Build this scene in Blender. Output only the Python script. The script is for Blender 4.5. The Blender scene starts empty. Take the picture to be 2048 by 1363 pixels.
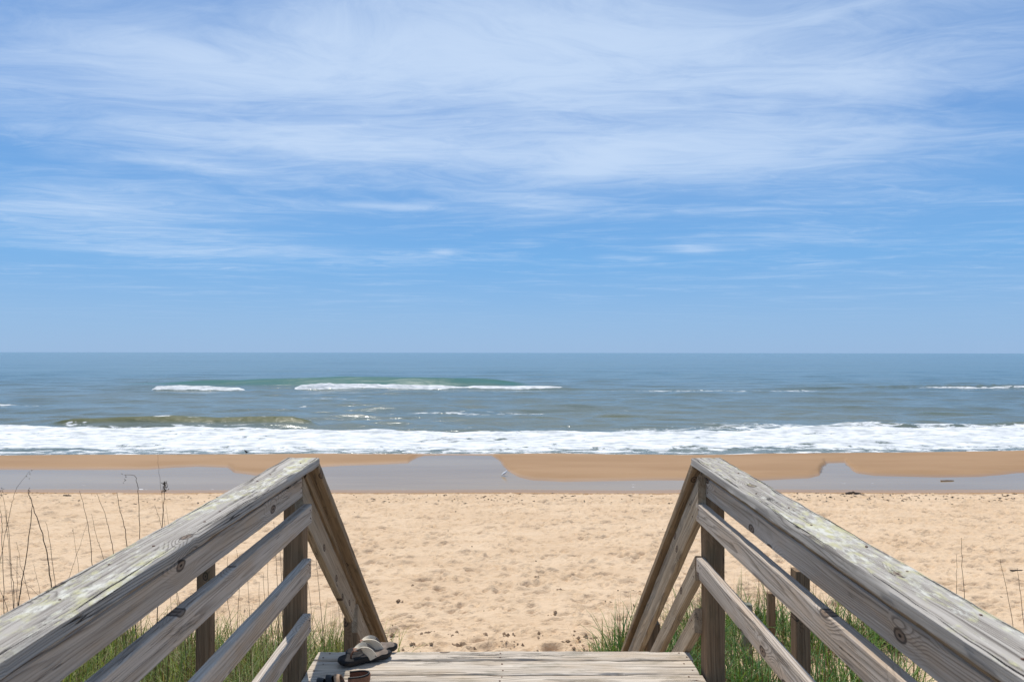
import bpy, bmesh, math, random
import numpy as np
from mathutils import Vector, Matrix

random.seed(7)
rng = np.random.default_rng(7)
scene = bpy.context.scene
COL = scene.collection

# ------------------------------------------------------------------ camera, sky, sun, exposure
CAM_Z = 5.2                      # eye height above the sea; deck is 1.51 m below the eye
F_PX = 1365.0                    # 24 mm lens on a 36 mm frame, photograph pixels
cam_data = bpy.data.cameras.new('camera')
cam_data.lens = 24.0
cam_data.sensor_width = 36.0
cam_data.clip_start = 0.05
cam_data.clip_end = 60000.0
cam_data.dof.use_dof = True
cam_data.dof.focus_distance = 6.5
cam_data.dof.aperture_fstop = 7.0
cam = bpy.data.objects.new('camera', cam_data)
COL.objects.link(cam)
cam.matrix_world = (Matrix.Translation((0, 0, CAM_Z)) @ Matrix.Rotation(-0.00586, 4, 'Z')
                    @ Matrix.Rotation(math.pi / 2 + 0.01721, 4, 'X') @ Matrix.Rotation(0.0012, 4, 'Z'))
scene.camera = cam

SUN_EL = math.radians(64.0)
SUN_AZ = math.radians(-21.0)     # measured from +Y (out to sea), negative = left
sun_dir = Vector((math.sin(SUN_AZ) * math.cos(SUN_EL), math.cos(SUN_AZ) * math.cos(SUN_EL), math.sin(SUN_EL)))
sun_data = bpy.data.lights.new('sun', 'SUN')
sun_data.energy = 4.2
sun_data.angle = math.radians(0.55)
sun_data.color = (1.0, 0.95, 0.87)
sun = bpy.data.objects.new('sun', sun_data)
COL.objects.link(sun)
sun.rotation_euler = (-sun_dir).to_track_quat('-Z', 'Y').to_euler()

scene.view_settings.view_transform = 'Standard'
scene.view_settings.look = 'None'
scene.view_settings.exposure = 0.0
scene.view_settings.gamma = 1.0


class NT:
    """tiny node-tree helper"""
    def __init__(self, tree):
        self.t = tree
        self.n = tree.nodes
        self.l = tree.links

    def node(self, kind, **kw):
        n = self.n.new(kind)
        for k, v in kw.items():
            setattr(n, k, v)
        return n

    def put(self, sock, v):
        if isinstance(v, bpy.types.NodeSocket):
            self.l.new(v, sock)
        elif v is not None:
            if isinstance(v, (tuple, list)) and len(v) == 3 and sock.type == 'RGBA':
                v = (*v, 1.0)
            sock.default_value = v

    def math(self, op, a, b=None, c=None, clamp=False):
        n = self.node('ShaderNodeMath', operation=op, use_clamp=clamp)
        self.put(n.inputs[0], a)
        self.put(n.inputs[1], b)
        self.put(n.inputs[2], c)
        return n.outputs[0]

    def vmath(self, op, a, b=None):
        n = self.node('ShaderNodeVectorMath', operation=op)
        self.put(n.inputs[0], a)
        self.put(n.inputs[1], b)
        return n.outputs[1] if op in ('LENGTH', 'DISTANCE', 'DOT_PRODUCT') else n.outputs[0]

    def ramp(self, v, stops, interp='LINEAR'):
        n = self.node('ShaderNodeValToRGB')
        n.color_ramp.interpolation = interp
        el = n.color_ramp.elements
        while len(el) < len(stops):
            el.new(0.5)
        for e, (p, c) in zip(el, stops):
            e.position = p
            e.color = (c, c, c, 1) if isinstance(c, (int, float)) else (*c, 1)
        self.put(n.inputs[0], v)
        return n.outputs[0]

    def maprange(self, v, a, b, c=0.0, d=1.0, smooth=True):
        n = self.node('ShaderNodeMapRange', interpolation_type='SMOOTHSTEP' if smooth else 'LINEAR')
        self.put(n.inputs['Value'], v)
        for k, x in zip(('From Min', 'From Max', 'To Min', 'To Max'), (a, b, c, d)):
            self.put(n.inputs[k], x)
        return n.outputs[0]

    def mix(self, f, a, b, blend='MIX'):
        n = self.node('ShaderNodeMix', data_type='RGBA', blend_type=blend)
        self.put(n.inputs[0], f)
        self.put(n.inputs[6], a)
        self.put(n.inputs[7], b)
        return n.outputs[2]

    def noise(self, vec, scale=1.0, detail=4.0, rough=0.55, dist=0.0, out=0):
        n = self.node('ShaderNodeTexNoise')
        self.put(n.inputs['Vector'], vec)
        n.inputs['Scale'].default_value = scale
        n.inputs['Detail'].default_value = detail
        n.inputs['Roughness'].default_value = rough
        n.inputs['Distortion'].default_value = dist
        return n.outputs[out]

    def mapping(self, vec, loc=(0, 0, 0), rot=(0, 0, 0), scale=(1, 1, 1)):
        n = self.node('ShaderNodeMapping')
        self.put(n.inputs[0], vec)
        n.inputs[1].default_value = loc
        n.inputs[2].default_value = rot
        n.inputs[3].default_value = scale
        return n.outputs[0]

    def comb(self, x, y, z=0.0):
        n = self.node('ShaderNodeCombineXYZ')
        self.put(n.inputs[0], x)
        self.put(n.inputs[1], y)
        self.put(n.inputs[2], z)
        return n.outputs[0]

    def sep(self, v):
        n = self.node('ShaderNodeSeparateXYZ')
        self.put(n.inputs[0], v)
        return n.outputs

    def attr(self, name, out='Fac'):
        return self.node('ShaderNodeAttribute', attribute_name=name).outputs[out]

    def bump(self, h, strength=0.5, dist=0.01, normal=None):
        n = self.node('ShaderNodeBump')
        n.inputs['Strength'].default_value = strength
        n.inputs['Distance'].default_value = dist
        self.put(n.inputs['Height'], h)
        self.put(n.inputs['Normal'], normal)
        return n.outputs[0]


world = bpy.data.worlds.new('World')
scene.world = world
world.use_nodes = True
W = NT(world.node_tree)
W.n.clear()
sky = W.node('ShaderNodeTexSky', sky_type='NISHITA')
sky.sun_disc = False
sky.sun_elevation = SUN_EL
sky.sun_rotation = SUN_AZ
sky.air_density = 1.0
sky.dust_density = 0.25
sky.ozone_density = 1.6
sky.altitude = 0.0
gen = W.node('ShaderNodeTexCoord').outputs['Generated']
dx, dy, dz = W.sep(gen)[0:3]
zc = W.math('MAXIMUM', dz, 0.015)
pl = W.comb(W.math('DIVIDE', dx, zc), W.math('DIVIDE', dy, zc))          # flat cloud deck seen from below
warp = W.noise(W.mapping(pl, scale=(0.30, 0.45, 1)), 1.0, 4.0, 0.55, out=1)
plw = W.vmath('ADD', pl, W.vmath('MULTIPLY', W.vmath('SUBTRACT', warp, (0.5, 0.5, 0.5)), (1.7, 1.5, 0)))
n1 = W.noise(W.mapping(plw, loc=(3.1, 0.4, 0), rot=(0, 0, 0.10), scale=(0.55, 1.15, 1)), 1.0, 10.0, 0.60, 0.35)
n2 = W.noise(W.mapping(plw, loc=(0.7, 5.0, 0), rot=(0, 0, -0.30), scale=(2.1, 5.2, 1)), 1.0, 9.0, 0.68, 0.9)
n3 = W.noise(W.mapping(pl, loc=(1.3, 2.2, 0), scale=(0.16, 0.26, 1)), 1.0, 2.0, 0.5)
dyc = W.math('MAXIMUM', dy, 0.12)
ga = W.math('DIVIDE', dx, dyc)
ge = W.math('DIVIDE', dz, dyc)


def mass(px, py, rx, ry, tilt=0.0):
    """soft bank of cirrus centred on a sky direction"""
    a0, e0 = (px - 1016) / F_PX, (705 - py) / F_PX
    da = W.math('SUBTRACT', ga, a0)
    de = W.math('SUBTRACT', W.math('SUBTRACT', ge, e0), W.math('MULTIPLY', da, tilt))
    qa = W.math('POWER', W.math('ABSOLUTE', W.math('DIVIDE', da, rx / F_PX)), 2.0)
    qe = W.math('POWER', W.math('ABSOLUTE', W.math('DIVIDE', de, ry / F_PX)), 2.0)
    return W.math('EXPONENT', W.math('MULTIPLY', W.math('ADD', qa, qe), -1.0))


cov = W.ramp(dz, [(0.0, 0.02), (0.10, 0.10), (0.2, 0.14), (0.30, 0.26), (0.42, 0.36), (0.7, 0.42)], 'EASE')
for (px, py, rx, ry, tilt, wgt) in ((1000, 130, 620, 150, 0.03, 0.52), (330, 150, 420, 150, -0.12, 0.20), (620, 285, 360, 42, -0.03, 0.30),
                                    (200, 430, 420, 75, -0.08, 0.34), (520, 500, 420, 26, -0.03, 0.20), (1480, 300, 420, 90, 0.10, 0.22),
                                    (1200, 320, 130, 45, 0.25, 0.24), (1090, 405, 130, 18, -0.05, 0.28), (1750, 130, 420, 70, 0.10, 0.16),
                                    (1250, 515, 60, 7, -0.03, 0.34), (1390, 497, 45, 12, 0.0, 0.30), (1045, 485, 35, 6, 0.0, 0.34),
                                    (885, 503, 26, 9, 0.0, 0.30), (400, 335, 160, 13, -0.12, 0.28), (780, 412, 130, 8, -0.05, 0.26),
                                    (1700, 470, 420, 80, 0.0, 0.12)):
    cov = W.math('ADD', cov, W.math('MULTIPLY', mass(px, py, rx, ry, tilt), wgt))
for (px, py, rx, ry, wgt) in ((60, 300, 240, 34, 0.16), (1900, 215, 260, 40, 0.14), (600, 330, 420, 16, 0.10), (1180, 475, 420, 40, 0.12), (60, 40, 200, 60, 0.10)):
    cov = W.math('SUBTRACT', cov, W.math('MULTIPLY', mass(px, py, rx, ry), wgt))
cov = W.math('ADD', cov, W.math('MULTIPLY', W.math('SUBTRACT', n3, 0.5), 0.35))
streak = W.math('ADD', W.math('MULTIPLY', n1, 0.80), W.math('MULTIPLY', n2, 0.52))
dens = W.maprange(W.math('ADD', streak, W.math('MULTIPLY', cov, 0.50)), 0.66, 1.16)
veil = W.maprange(cov, 0.02, 0.95, 0.0, 0.28)
dens = W.math('ADD', W.math('MULTIPLY', dens, 0.62), veil, clamp=True)
dens = W.math('MULTIPLY', W.math('MULTIPLY', dens, 0.92), W.maprange(dz, 0.01, 0.12, 0.10, 1.0))
clear = W.ramp(dz, [(0.0, (0.293, 0.475, 0.760)), (0.05, (0.268, 0.470, 0.775)), (0.13, (0.170, 0.425, 0.800)), (0.32, (0.150, 0.350, 0.740)), (1.0, (0.12, 0.28, 0.62))])
clear = W.mix(1.0, clear, (10.0, 10.0, 10.0), 'MULTIPLY')
nish = W.mix(1.0, sky.outputs[0], (0.78, 0.95, 1.12), 'MULTIPLY')
skycol = W.mix(W.maprange(dz, 0.12, 0.75, 0.88, 0.25), nish, clear)
skyfin = W.mix(dens, skycol, (6.3, 7.7, 9.7))
bg = W.node('ShaderNodeBackground')
bg.inputs['Strength'].default_value = 0.10
W.l.new(skyfin, bg.inputs['Color'])
wo = W.node('ShaderNodeOutputWorld')
W.l.new(bg.outputs[0], wo.inputs[0])


# ------------------------------------------------------------------ helpers
def tag(o, label=None, cat=None, group=None, kind=None):
    if label: o['label'] = label
    if cat: o['category'] = cat
    if group: o['group'] = group
    if kind: o['kind'] = kind
    return o


def empty(name, loc=(0, 0, 0)):
    o = bpy.data.objects.new(name, None)
    o.empty_display_size = 0.1
    COL.objects.link(o)
    o.location = loc
    return o


def link_mesh(name, me, mat=None, parent=None, matrix=None):
    o = bpy.data.objects.new(name, me)
    if mat is not None and not me.materials:
        me.materials.append(mat)
    COL.objects.link(o)
    if parent is not None:
        o.parent = parent
        pm = parent.matrix_basis.copy()
        p = parent.parent
        while p is not None:
            pm = p.matrix_basis @ pm
            p = p.parent
        o.matrix_basis = pm.inverted() @ (matrix if matrix is not None else Matrix.Identity(4))
    elif matrix is not None:
        o.matrix_basis = matrix
    return o


def mesh_from(name, verts, faces, smooth=False, sharp=None):
    me = bpy.data.meshes.new(name)
    me.from_pydata([tuple(v) for v in verts], [], [tuple(f) for f in faces])
    if smooth:
        me.polygons.foreach_set('use_smooth', [True] * len(me.polygons))
        if sharp:
            me.set_sharp_from_angle(angle=sharp)
    me.update()
    return me


def grid_mesh(name, P, attrs=None):
    """P: (rows, cols, 3) array -> quad grid mesh, fast path"""
    r, c = P.shape[:2]
    me = bpy.data.meshes.new(name)
    me.vertices.add(r * c)
    me.vertices.foreach_set('co', P.reshape(-1).astype(np.float32))
    idx = np.arange(r * c).reshape(r, c)
    q = np.stack([idx[:-1, :-1], idx[:-1, 1:], idx[1:, 1:], idx[1:, :-1]], -1).reshape(-1, 4)
    me.loops.add(q.size)
    me.loops.foreach_set('vertex_index', q.reshape(-1).astype(np.int32))
    me.polygons.add(len(q))
    me.polygons.foreach_set('loop_start', (np.arange(len(q)) * 4).astype(np.int32))
    me.polygons.foreach_set('loop_total', np.full(len(q), 4, np.int32))
    me.polygons.foreach_set('use_smooth', np.ones(len(q), bool))
    for k, v in (attrs or {}).items():
        a = me.attributes.new(k, 'FLOAT', 'POINT')
        a.data.foreach_set('value', v.reshape(-1).astype(np.float32))
    me.update(calc_edges=True)
    me.validate()
    return me


def hash2(ix, iy, seed):
    h = (ix.astype(np.int64) * 374761393 + iy.astype(np.int64) * 668265263 + seed * 982451653) & 0x7fffffff
    h = ((h ^ (h >> 13)) * 1274126177) & 0x7fffffff
    return ((h ^ (h >> 16)) & 0xffff) / 65535.0


def vnoise(x, y, seed=0):
    x0 = np.floor(x); y0 = np.floor(y)
    fx = x - x0; fy = y - y0
    fx = fx * fx * fx * (fx * (fx * 6 - 15) + 10); fy = fy * fy * fy * (fy * (fy * 6 - 15) + 10)
    a = hash2(x0, y0, seed); b = hash2(x0 + 1, y0, seed)
    c = hash2(x0, y0 + 1, seed); d = hash2(x0 + 1, y0 + 1, seed)
    return (a * (1 - fx) + b * fx) * (1 - fy) + (c * (1 - fx) + d * fx) * fy


def fbm(x, y, seed=0, oct=4, rough=0.5):
    s = 0.0; a = 1.0; t = 0.0
    for i in range(oct):
        s = s + a * vnoise(x * 2 ** i + 17.3 * i, y * 2 ** i - 9.1 * i, seed + i)
        t += a; a *= rough
    return s / t


def smooth01(v, a, b):
    t = np.clip((v - a) / (b - a), 0, 1)
    return t * t * (3 - 2 * t)


# ------------------------------------------------------------------ materials
def new_mat(name):
    m = bpy.data.materials.new(name)
    m.use_nodes = True
    T = NT(m.node_tree)
    T.n.clear()
    bs = T.node('ShaderNodeBsdfPrincipled')
    out = T.node('ShaderNodeOutputMaterial')
    T.l.new(bs.outputs[0], out.inputs[0])
    return m, T, bs, out


def wood_mat(name, light, mid, dark, lichen=0.0, crack=0.5, tan=None, tan_amt=0.0, algae=0.0, edge_crack=False, knot_thr=0.74, ring_amt=0.6):
    """weathered board; local X runs along the grain"""
    m, T, bs, out = new_mat(name)
    oc = T.node('ShaderNodeTexCoord').outputs['Object']
    rnd = T.node('ShaderNodeObjectInfo').outputs['Random']
    off = T.comb(T.math('MULTIPLY', rnd, 37.0), T.math('MULTIPLY', rnd, 11.0), T.math('MULTIPLY', rnd, 23.0))
    v = T.vmath('ADD', oc, off)
    # knots: sparse points the grain flows around
    vk = T.mapping(v, scale=(5.2, 9.0, 0.0))
    vor = T.node('ShaderNodeTexVoronoi', feature='F1', voronoi_dimensions='2D')
    T.put(vor.inputs['Vector'], vk)
    vor.inputs['Scale'].default_value = 1.0
    kn = T.math('MULTIPLY', T.math('SUBTRACT', T.noise(T.mapping(v, scale=(20, 40, 40)), 1.0, 2.0, 0.5), 0.5), 0.05)
    kd = T.math('ADD', vor.outputs['Distance'], kn)
    ksel = T.math('GREATER_THAN', T.sep(vor.outputs['Color'])[0], knot_thr)
    knot = T.math('MULTIPLY', T.maprange(kd, 0.085, 0.13, 1.0, 0.0), ksel)
    kring = T.math('MULTIPLY', T.maprange(T.math('ABSOLUTE', T.math('SUBTRACT', kd, 0.125)), 0.012, 0.04, 1.0, 0.0), ksel)
    kcore = T.math('MULTIPLY', T.maprange(kd, 0.02, 0.05, 1.0, 0.0), ksel)
    halo = T.math('MULTIPLY', T.maprange(kd, 0.05, 0.62, 1.0, 0.0), ksel)
    # flowing growth rings
    base = T.noise(T.mapping(v, scale=(0.65, 9.0, 9.0)), 1.0, 2.0, 0.5)
    ringp = T.math('ADD', T.math('MULTIPLY', base, 13.0), T.math('MULTIPLY', halo, 4.2))
    yz = T.sep(v)
    ringp = T.math('ADD', ringp, T.math('MULTIPLY', T.math('ADD', yz[1], yz[2]), 75.0))
    ringp = T.math('ADD', ringp, T.math('MULTIPLY', T.noise(T.mapping(v, scale=(1.2, 30, 30)), 1.0, 3.0, 0.6), 0.9))
    saw = T.math('FRACT', ringp)
    ring = T.maprange(saw, 0.45, 0.97, 0.0, 1.0)
    ring = T.math('MULTIPLY', ring, T.maprange(saw, 0.97, 1.0, 1.0, 0.0))
    ring = T.math('MULTIPLY', ring, T.maprange(T.noise(T.mapping(v, loc=(3, 1, 7), scale=(0.9, 16.0, 16.0)), 1.0, 3.0, 0.6), 0.34, 0.66, 0.15, 1.0))
    fib = T.noise(T.mapping(v, scale=(2.6, 150.0, 150.0)), 1.0, 5.0, 0.66)
    fib2 = T.noise(T.mapping(v, scale=(1.6, 60.0, 60.0)), 1.0, 4.0, 0.6)
    blot = T.noise(T.mapping(v, scale=(3.0, 11.0, 11.0)), 1.0, 5.0, 0.6)
    col = T.mix(T.maprange(fib2, 0.3, 0.7), mid, light)
    col = T.mix(T.math('MULTIPLY', T.maprange(blot, 0.42, 0.68), tan_amt), col, tan or mid)
    col = T.mix(T.math('MULTIPLY', ring, ring_amt), col, dark)
    col = T.mix(T.maprange(fib, 0.52, 0.76, 0.0, 0.75), col, dark)
    col = T.mix(T.math('MULTIPLY', knot, 0.75), col, (0.16, 0.10, 0.062))
    col = T.mix(T.math('MULTIPLY', kring, 0.85), col, (0.045, 0.030, 0.022))
    col = T.mix(kcore, col, (0.03, 0.02, 0.014))
    # drying checks: long thin dark openings
    ck = T.noise(T.mapping(v, scale=(1.1, 42.0, 42.0)), 1.0, 3.0, 0.55, 0.3)
    ck2 = T.math('ABSOLUTE', T.math('SUBTRACT', ck, 0.52))
    cksel = T.maprange(T.noise(T.mapping(v, scale=(1.4, 8.0, 8.0)), 1.0, 2.0, 0.5), 0.50, 0.60)
    chk = T.math('MULTIPLY', T.maprange(ck2, 0.004, 0.016, 1.0, 0.0), cksel)
    chk = T.math('MULTIPLY', chk, crack)
    col = T.mix(chk, col, (0.02, 0.015, 0.011))
    if algae > 0:
        al = T.noise(T.mapping(v, scale=(5.0, 14.0, 14.0)), 1.0, 5.0, 0.65)
        col = T.mix(T.math('MULTIPLY', T.maprange(al, 0.52, 0.66), algae), col, (0.055, 0.055, 0.022))
    h = T.math('ADD', T.math('MULTIPLY', fib, 0.6), T.math('MULTIPLY', ring, 0.5))
    h = T.math('SUBTRACT', h, T.math('MULTIPLY', chk, 1.6))
    h = T.math('ADD', h, T.math('MULTIPLY', knot, -0.4))
    if lichen > 0:
        l1 = T.noise(T.mapping(v, scale=(22.0, 62.0, 62.0)), 1.0, 6.0, 0.72)
        l2 = T.noise(T.mapping(v, scale=(1.6, 7.0, 7.0)), 1.0, 2.0, 0.5)
        lf = T.math('ADD', T.math('MULTIPLY', l1, 0.8), T.math('MULTIPLY', l2, 0.55))
        lm = T.math('MULTIPLY', T.maprange(lf, 0.66, 0.80), lichen)
        nz = T.sep(T.node('ShaderNodeNewGeometry').outputs['True Normal'])[2]
        lm = T.math('MULTIPLY', lm, T.maprange(nz, 0.6, 0.9))
        lc = T.mix(T.maprange(T.noise(T.mapping(v, scale=(20, 30, 30)), 1.0, 3.0, 0.5), 0.40, 0.60),
                   (0.64, 0.62, 0.54), (0.50, 0.47, 0.27))
        col = T.mix(lm, col, lc)
        h = T.math('ADD', h, T.math('MULTIPLY', T.math('MULTIPLY', lm, l1), 0.9))
    if edge_crack:
        # the long split that runs near both top edges of a cap board
        wob = T.noise(T.comb(T.math('MULTIPLY', T.sep(v)[0], 2.2), 0.0, 0.0), 1.0, 5.0, 0.55)
        ce = T.math('SUBTRACT', T.math('ABSOLUTE', T.sep(oc)[1]), T.math('ADD', 0.049, T.math('MULTIPLY', wob, 0.027)))
        cw = T.math('MULTIPLY', T.maprange(T.noise(T.comb(T.math('MULTIPLY', T.sep(v)[0], 3.1), 4.0, 0.0), 1.0, 3.0, 0.5), 0.36, 0.62), 0.0030)
        cr = T.math('LESS_THAN', T.math('ABSOLUTE', ce), cw)
        cr = T.math('MULTIPLY', cr, T.maprange(T.sep(T.node('ShaderNodeNewGeometry').outputs['True Normal'])[2], 0.5, 0.8))
        col = T.mix(cr, col, (0.015, 0.012, 0.01))
        h = T.math('SUBTRACT', h, T.math('MULTIPLY', cr, 2.5))
    T.put(bs.inputs['Base Color'], col)
    bs.inputs['Roughness'].default_value = 0.85
    bs.inputs['Specular IOR Level'].default_value = 0.25
    T.put(bs.inputs['Normal'], T.bump(h, 0.55, 0.004))
    return m


M_CAP = wood_mat('weathered_cap_wood', (0.47, 0.43, 0.38), (0.32, 0.285, 0.245), (0.075, 0.062, 0.05),
                 lichen=0.85, crack=1.0, edge_crack=True, ring_amt=0.8, knot_thr=0.93)
M_RAIL = wood_mat('weathered_rail_wood', (0.58, 0.50, 0.42), (0.42, 0.35, 0.28), (0.12, 0.088, 0.064),
                  crack=0.6, tan=(0.48, 0.34, 0.22), tan_amt=0.6, ring_amt=0.68)
M_POST = wood_mat('brown_post_wood', (0.30, 0.195, 0.112), (0.19, 0.117, 0.064), (0.065, 0.038, 0.021),
                  crack=0.5, tan=(0.25, 0.17, 0.10), tan_amt=0.6, algae=0.25)
M_STAIR = wood_mat('brown_shaded_stair_rail_wood', (0.33, 0.235, 0.145), (0.22, 0.148, 0.085), (0.07, 0.045, 0.026),
                   crack=0.6, tan=(0.30, 0.21, 0.12), tan_amt=0.6, algae=0.35)  # brown wood, toned darker to paint in the shade under the stair caps
M_STAIRBOARD = wood_mat('grey_brown_lit_stair_board_wood', (0.47, 0.375, 0.27), (0.33, 0.25, 0.17), (0.10, 0.068, 0.043),
                   crack=0.7, tan=(0.37, 0.26, 0.155), tan_amt=0.5, algae=0.15, knot_thr=0.8)  # lighter copy for the stair boards, their brighter faces put into the colour
M_DECK = wood_mat('sun_bleached_deck_wood', (0.64, 0.56, 0.465), (0.46, 0.39, 0.31), (0.11, 0.083, 0.06),
                  crack=1.0, tan=(0.50, 0.38, 0.25), tan_amt=0.5, algae=0.3, ring_amt=0.7, knot_thr=0.93)


def plain_mat(name, col, rough=0.7, var=0.15, scale=30.0, spec=0.4, bump=0.0):
    m, T, bs, out = new_mat(name)
    oc = T.node('ShaderNodeTexCoord').outputs['Object']
    n = T.noise(oc, scale, 4.0, 0.6)
    c = T.mix(T.maprange(n, 0.3, 0.7), tuple(x * (1 - var) for x in col), tuple(min(1, x * (1 + var)) for x in col))
    T.put(bs.inputs['Base Color'], c)
    bs.inputs['Roughness'].default_value = rough
    bs.inputs['Specular IOR Level'].default_value = spec
    if bump:
        T.put(bs.inputs['Normal'], T.bump(n, bump, 0.002))
    return m


M_NAIL = plain_mat('rusty_nail', (0.10, 0.04, 0.02), 0.8, 0.4, 300)
M_RUBBER = plain_mat('black_rubber', (0.007, 0.007, 0.008), 0.55, 0.2, 60, 0.4, 0.2)
M_FOOTBED = plain_mat('worn_footbed', (0.034, 0.031, 0.030), 0.8, 0.35, 22, 0.12, 0.3)
M_HEELBED = plain_mat('worn_brown_heel', (0.16, 0.125, 0.10), 0.8, 0.3, 25, 0.3, 0.3)
M_CREAM = plain_mat('cream_strap', (0.70, 0.61, 0.47), 0.7, 0.1, 60, 0.3, 0.2)
M_TAUPE = plain_mat('taupe_lining', (0.19, 0.165, 0.15), 0.8, 0.15, 60, 0.3, 0.2)
M_LEATHER = plain_mat('brown_leather', (0.20, 0.09, 0.05), 0.6, 0.25, 50, 0.4, 0.2)
M_TAN = plain_mat('tan_strap', (0.30, 0.20, 0.13), 0.7, 0.2, 50, 0.3, 0.2)
M_BIRD = plain_mat('black_feathers', (0.012, 0.012, 0.015), 0.5, 0.2, 40)
M_GULL = plain_mat('white_feathers', (0.78, 0.77, 0.75), 0.7, 0.05, 40)
M_STALK = plain_mat('dry_stalk', (0.115, 0.072, 0.042), 0.8, 0.35, 8)
M_WEED = plain_mat('dried_seaweed', (0.075, 0.052, 0.035), 0.9, 0.5, 6)
M_DRIFT = plain_mat('dark_driftwood', (0.05, 0.04, 0.032), 0.9, 0.4, 15)


def sand_material():
    m, T, bs, out = new_mat('beach_sand')
    pos = T.node('ShaderNodeNewGeometry').outputs['Position']
    wet = T.attr('wet')
    n1 = T.noise(T.mapping(pos, scale=(0.5, 1.2, 1)), 1.0, 5.0, 0.6)
    n2 = T.noise(pos, 9.0, 5.0, 0.65)
    n3 = T.noise(pos, 90.0, 3.0, 0.6)
    dry = T.mix(T.maprange(n1, 0.32, 0.68), (0.60, 0.428, 0.272), (0.665, 0.492, 0.326))
    dry = T.mix(T.maprange(n2, 0.45, 0.75, 0.0, 0.35), dry, (0.47, 0.34, 0.22))
    dry = T.mix(T.maprange(n3, 0.40, 0.75, 0.0, 0.30), dry, (0.42, 0.30, 0.19))
    litter = T.mix(T.maprange(T.noise(pos, 14.0, 5.0, 0.7), 0.40, 0.62), (0.075, 0.07, 0.03), (0.22, 0.165, 0.10))
    dry = T.mix(T.maprange(T.math('ADD', T.attr('veg'), T.math('MULTIPLY', T.math('SUBTRACT', n2, 0.5), 0.5)), 0.35, 0.7), dry, litter)
    damp = T.mix(T.maprange(T.noise(T.mapping(pos, scale=(0.12, 0.6, 1)), 1.0, 4.0, 0.55), 0.35, 0.65),
                 (0.295, 0.172, 0.082), (0.340, 0.205, 0.104))
    wv = T.math('ADD', wet, T.math('MULTIPLY', T.math('SUBTRACT', n2, 0.5), 0.12))
    wf = T.maprange(wv, 0.32, 0.62)
    col = T.mix(wf, dry, damp)
    T.put(bs.inputs['Base Color'], col)
    T.put(bs.inputs['Roughness'], T.math('SUBTRACT', 0.95, T.math('MULTIPLY', T.maprange(wv, 0.6, 1.0), 0.55)))
    bs.inputs['Specular IOR Level'].default_value = 0.3
    h = T.math('ADD', T.math('MULTIPLY', n2, 0.8), T.math('MULTIPLY', T.noise(pos, 26.0, 4.0, 0.6), 0.35))
    h = T.math('MULTIPLY', h, T.math('SUBTRACT', 1.0, T.math('MULTIPLY', wf, 0.96)))
    T.put(bs.inputs['Normal'], T.bump(h, 1.0, 0.045))
    return m


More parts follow.
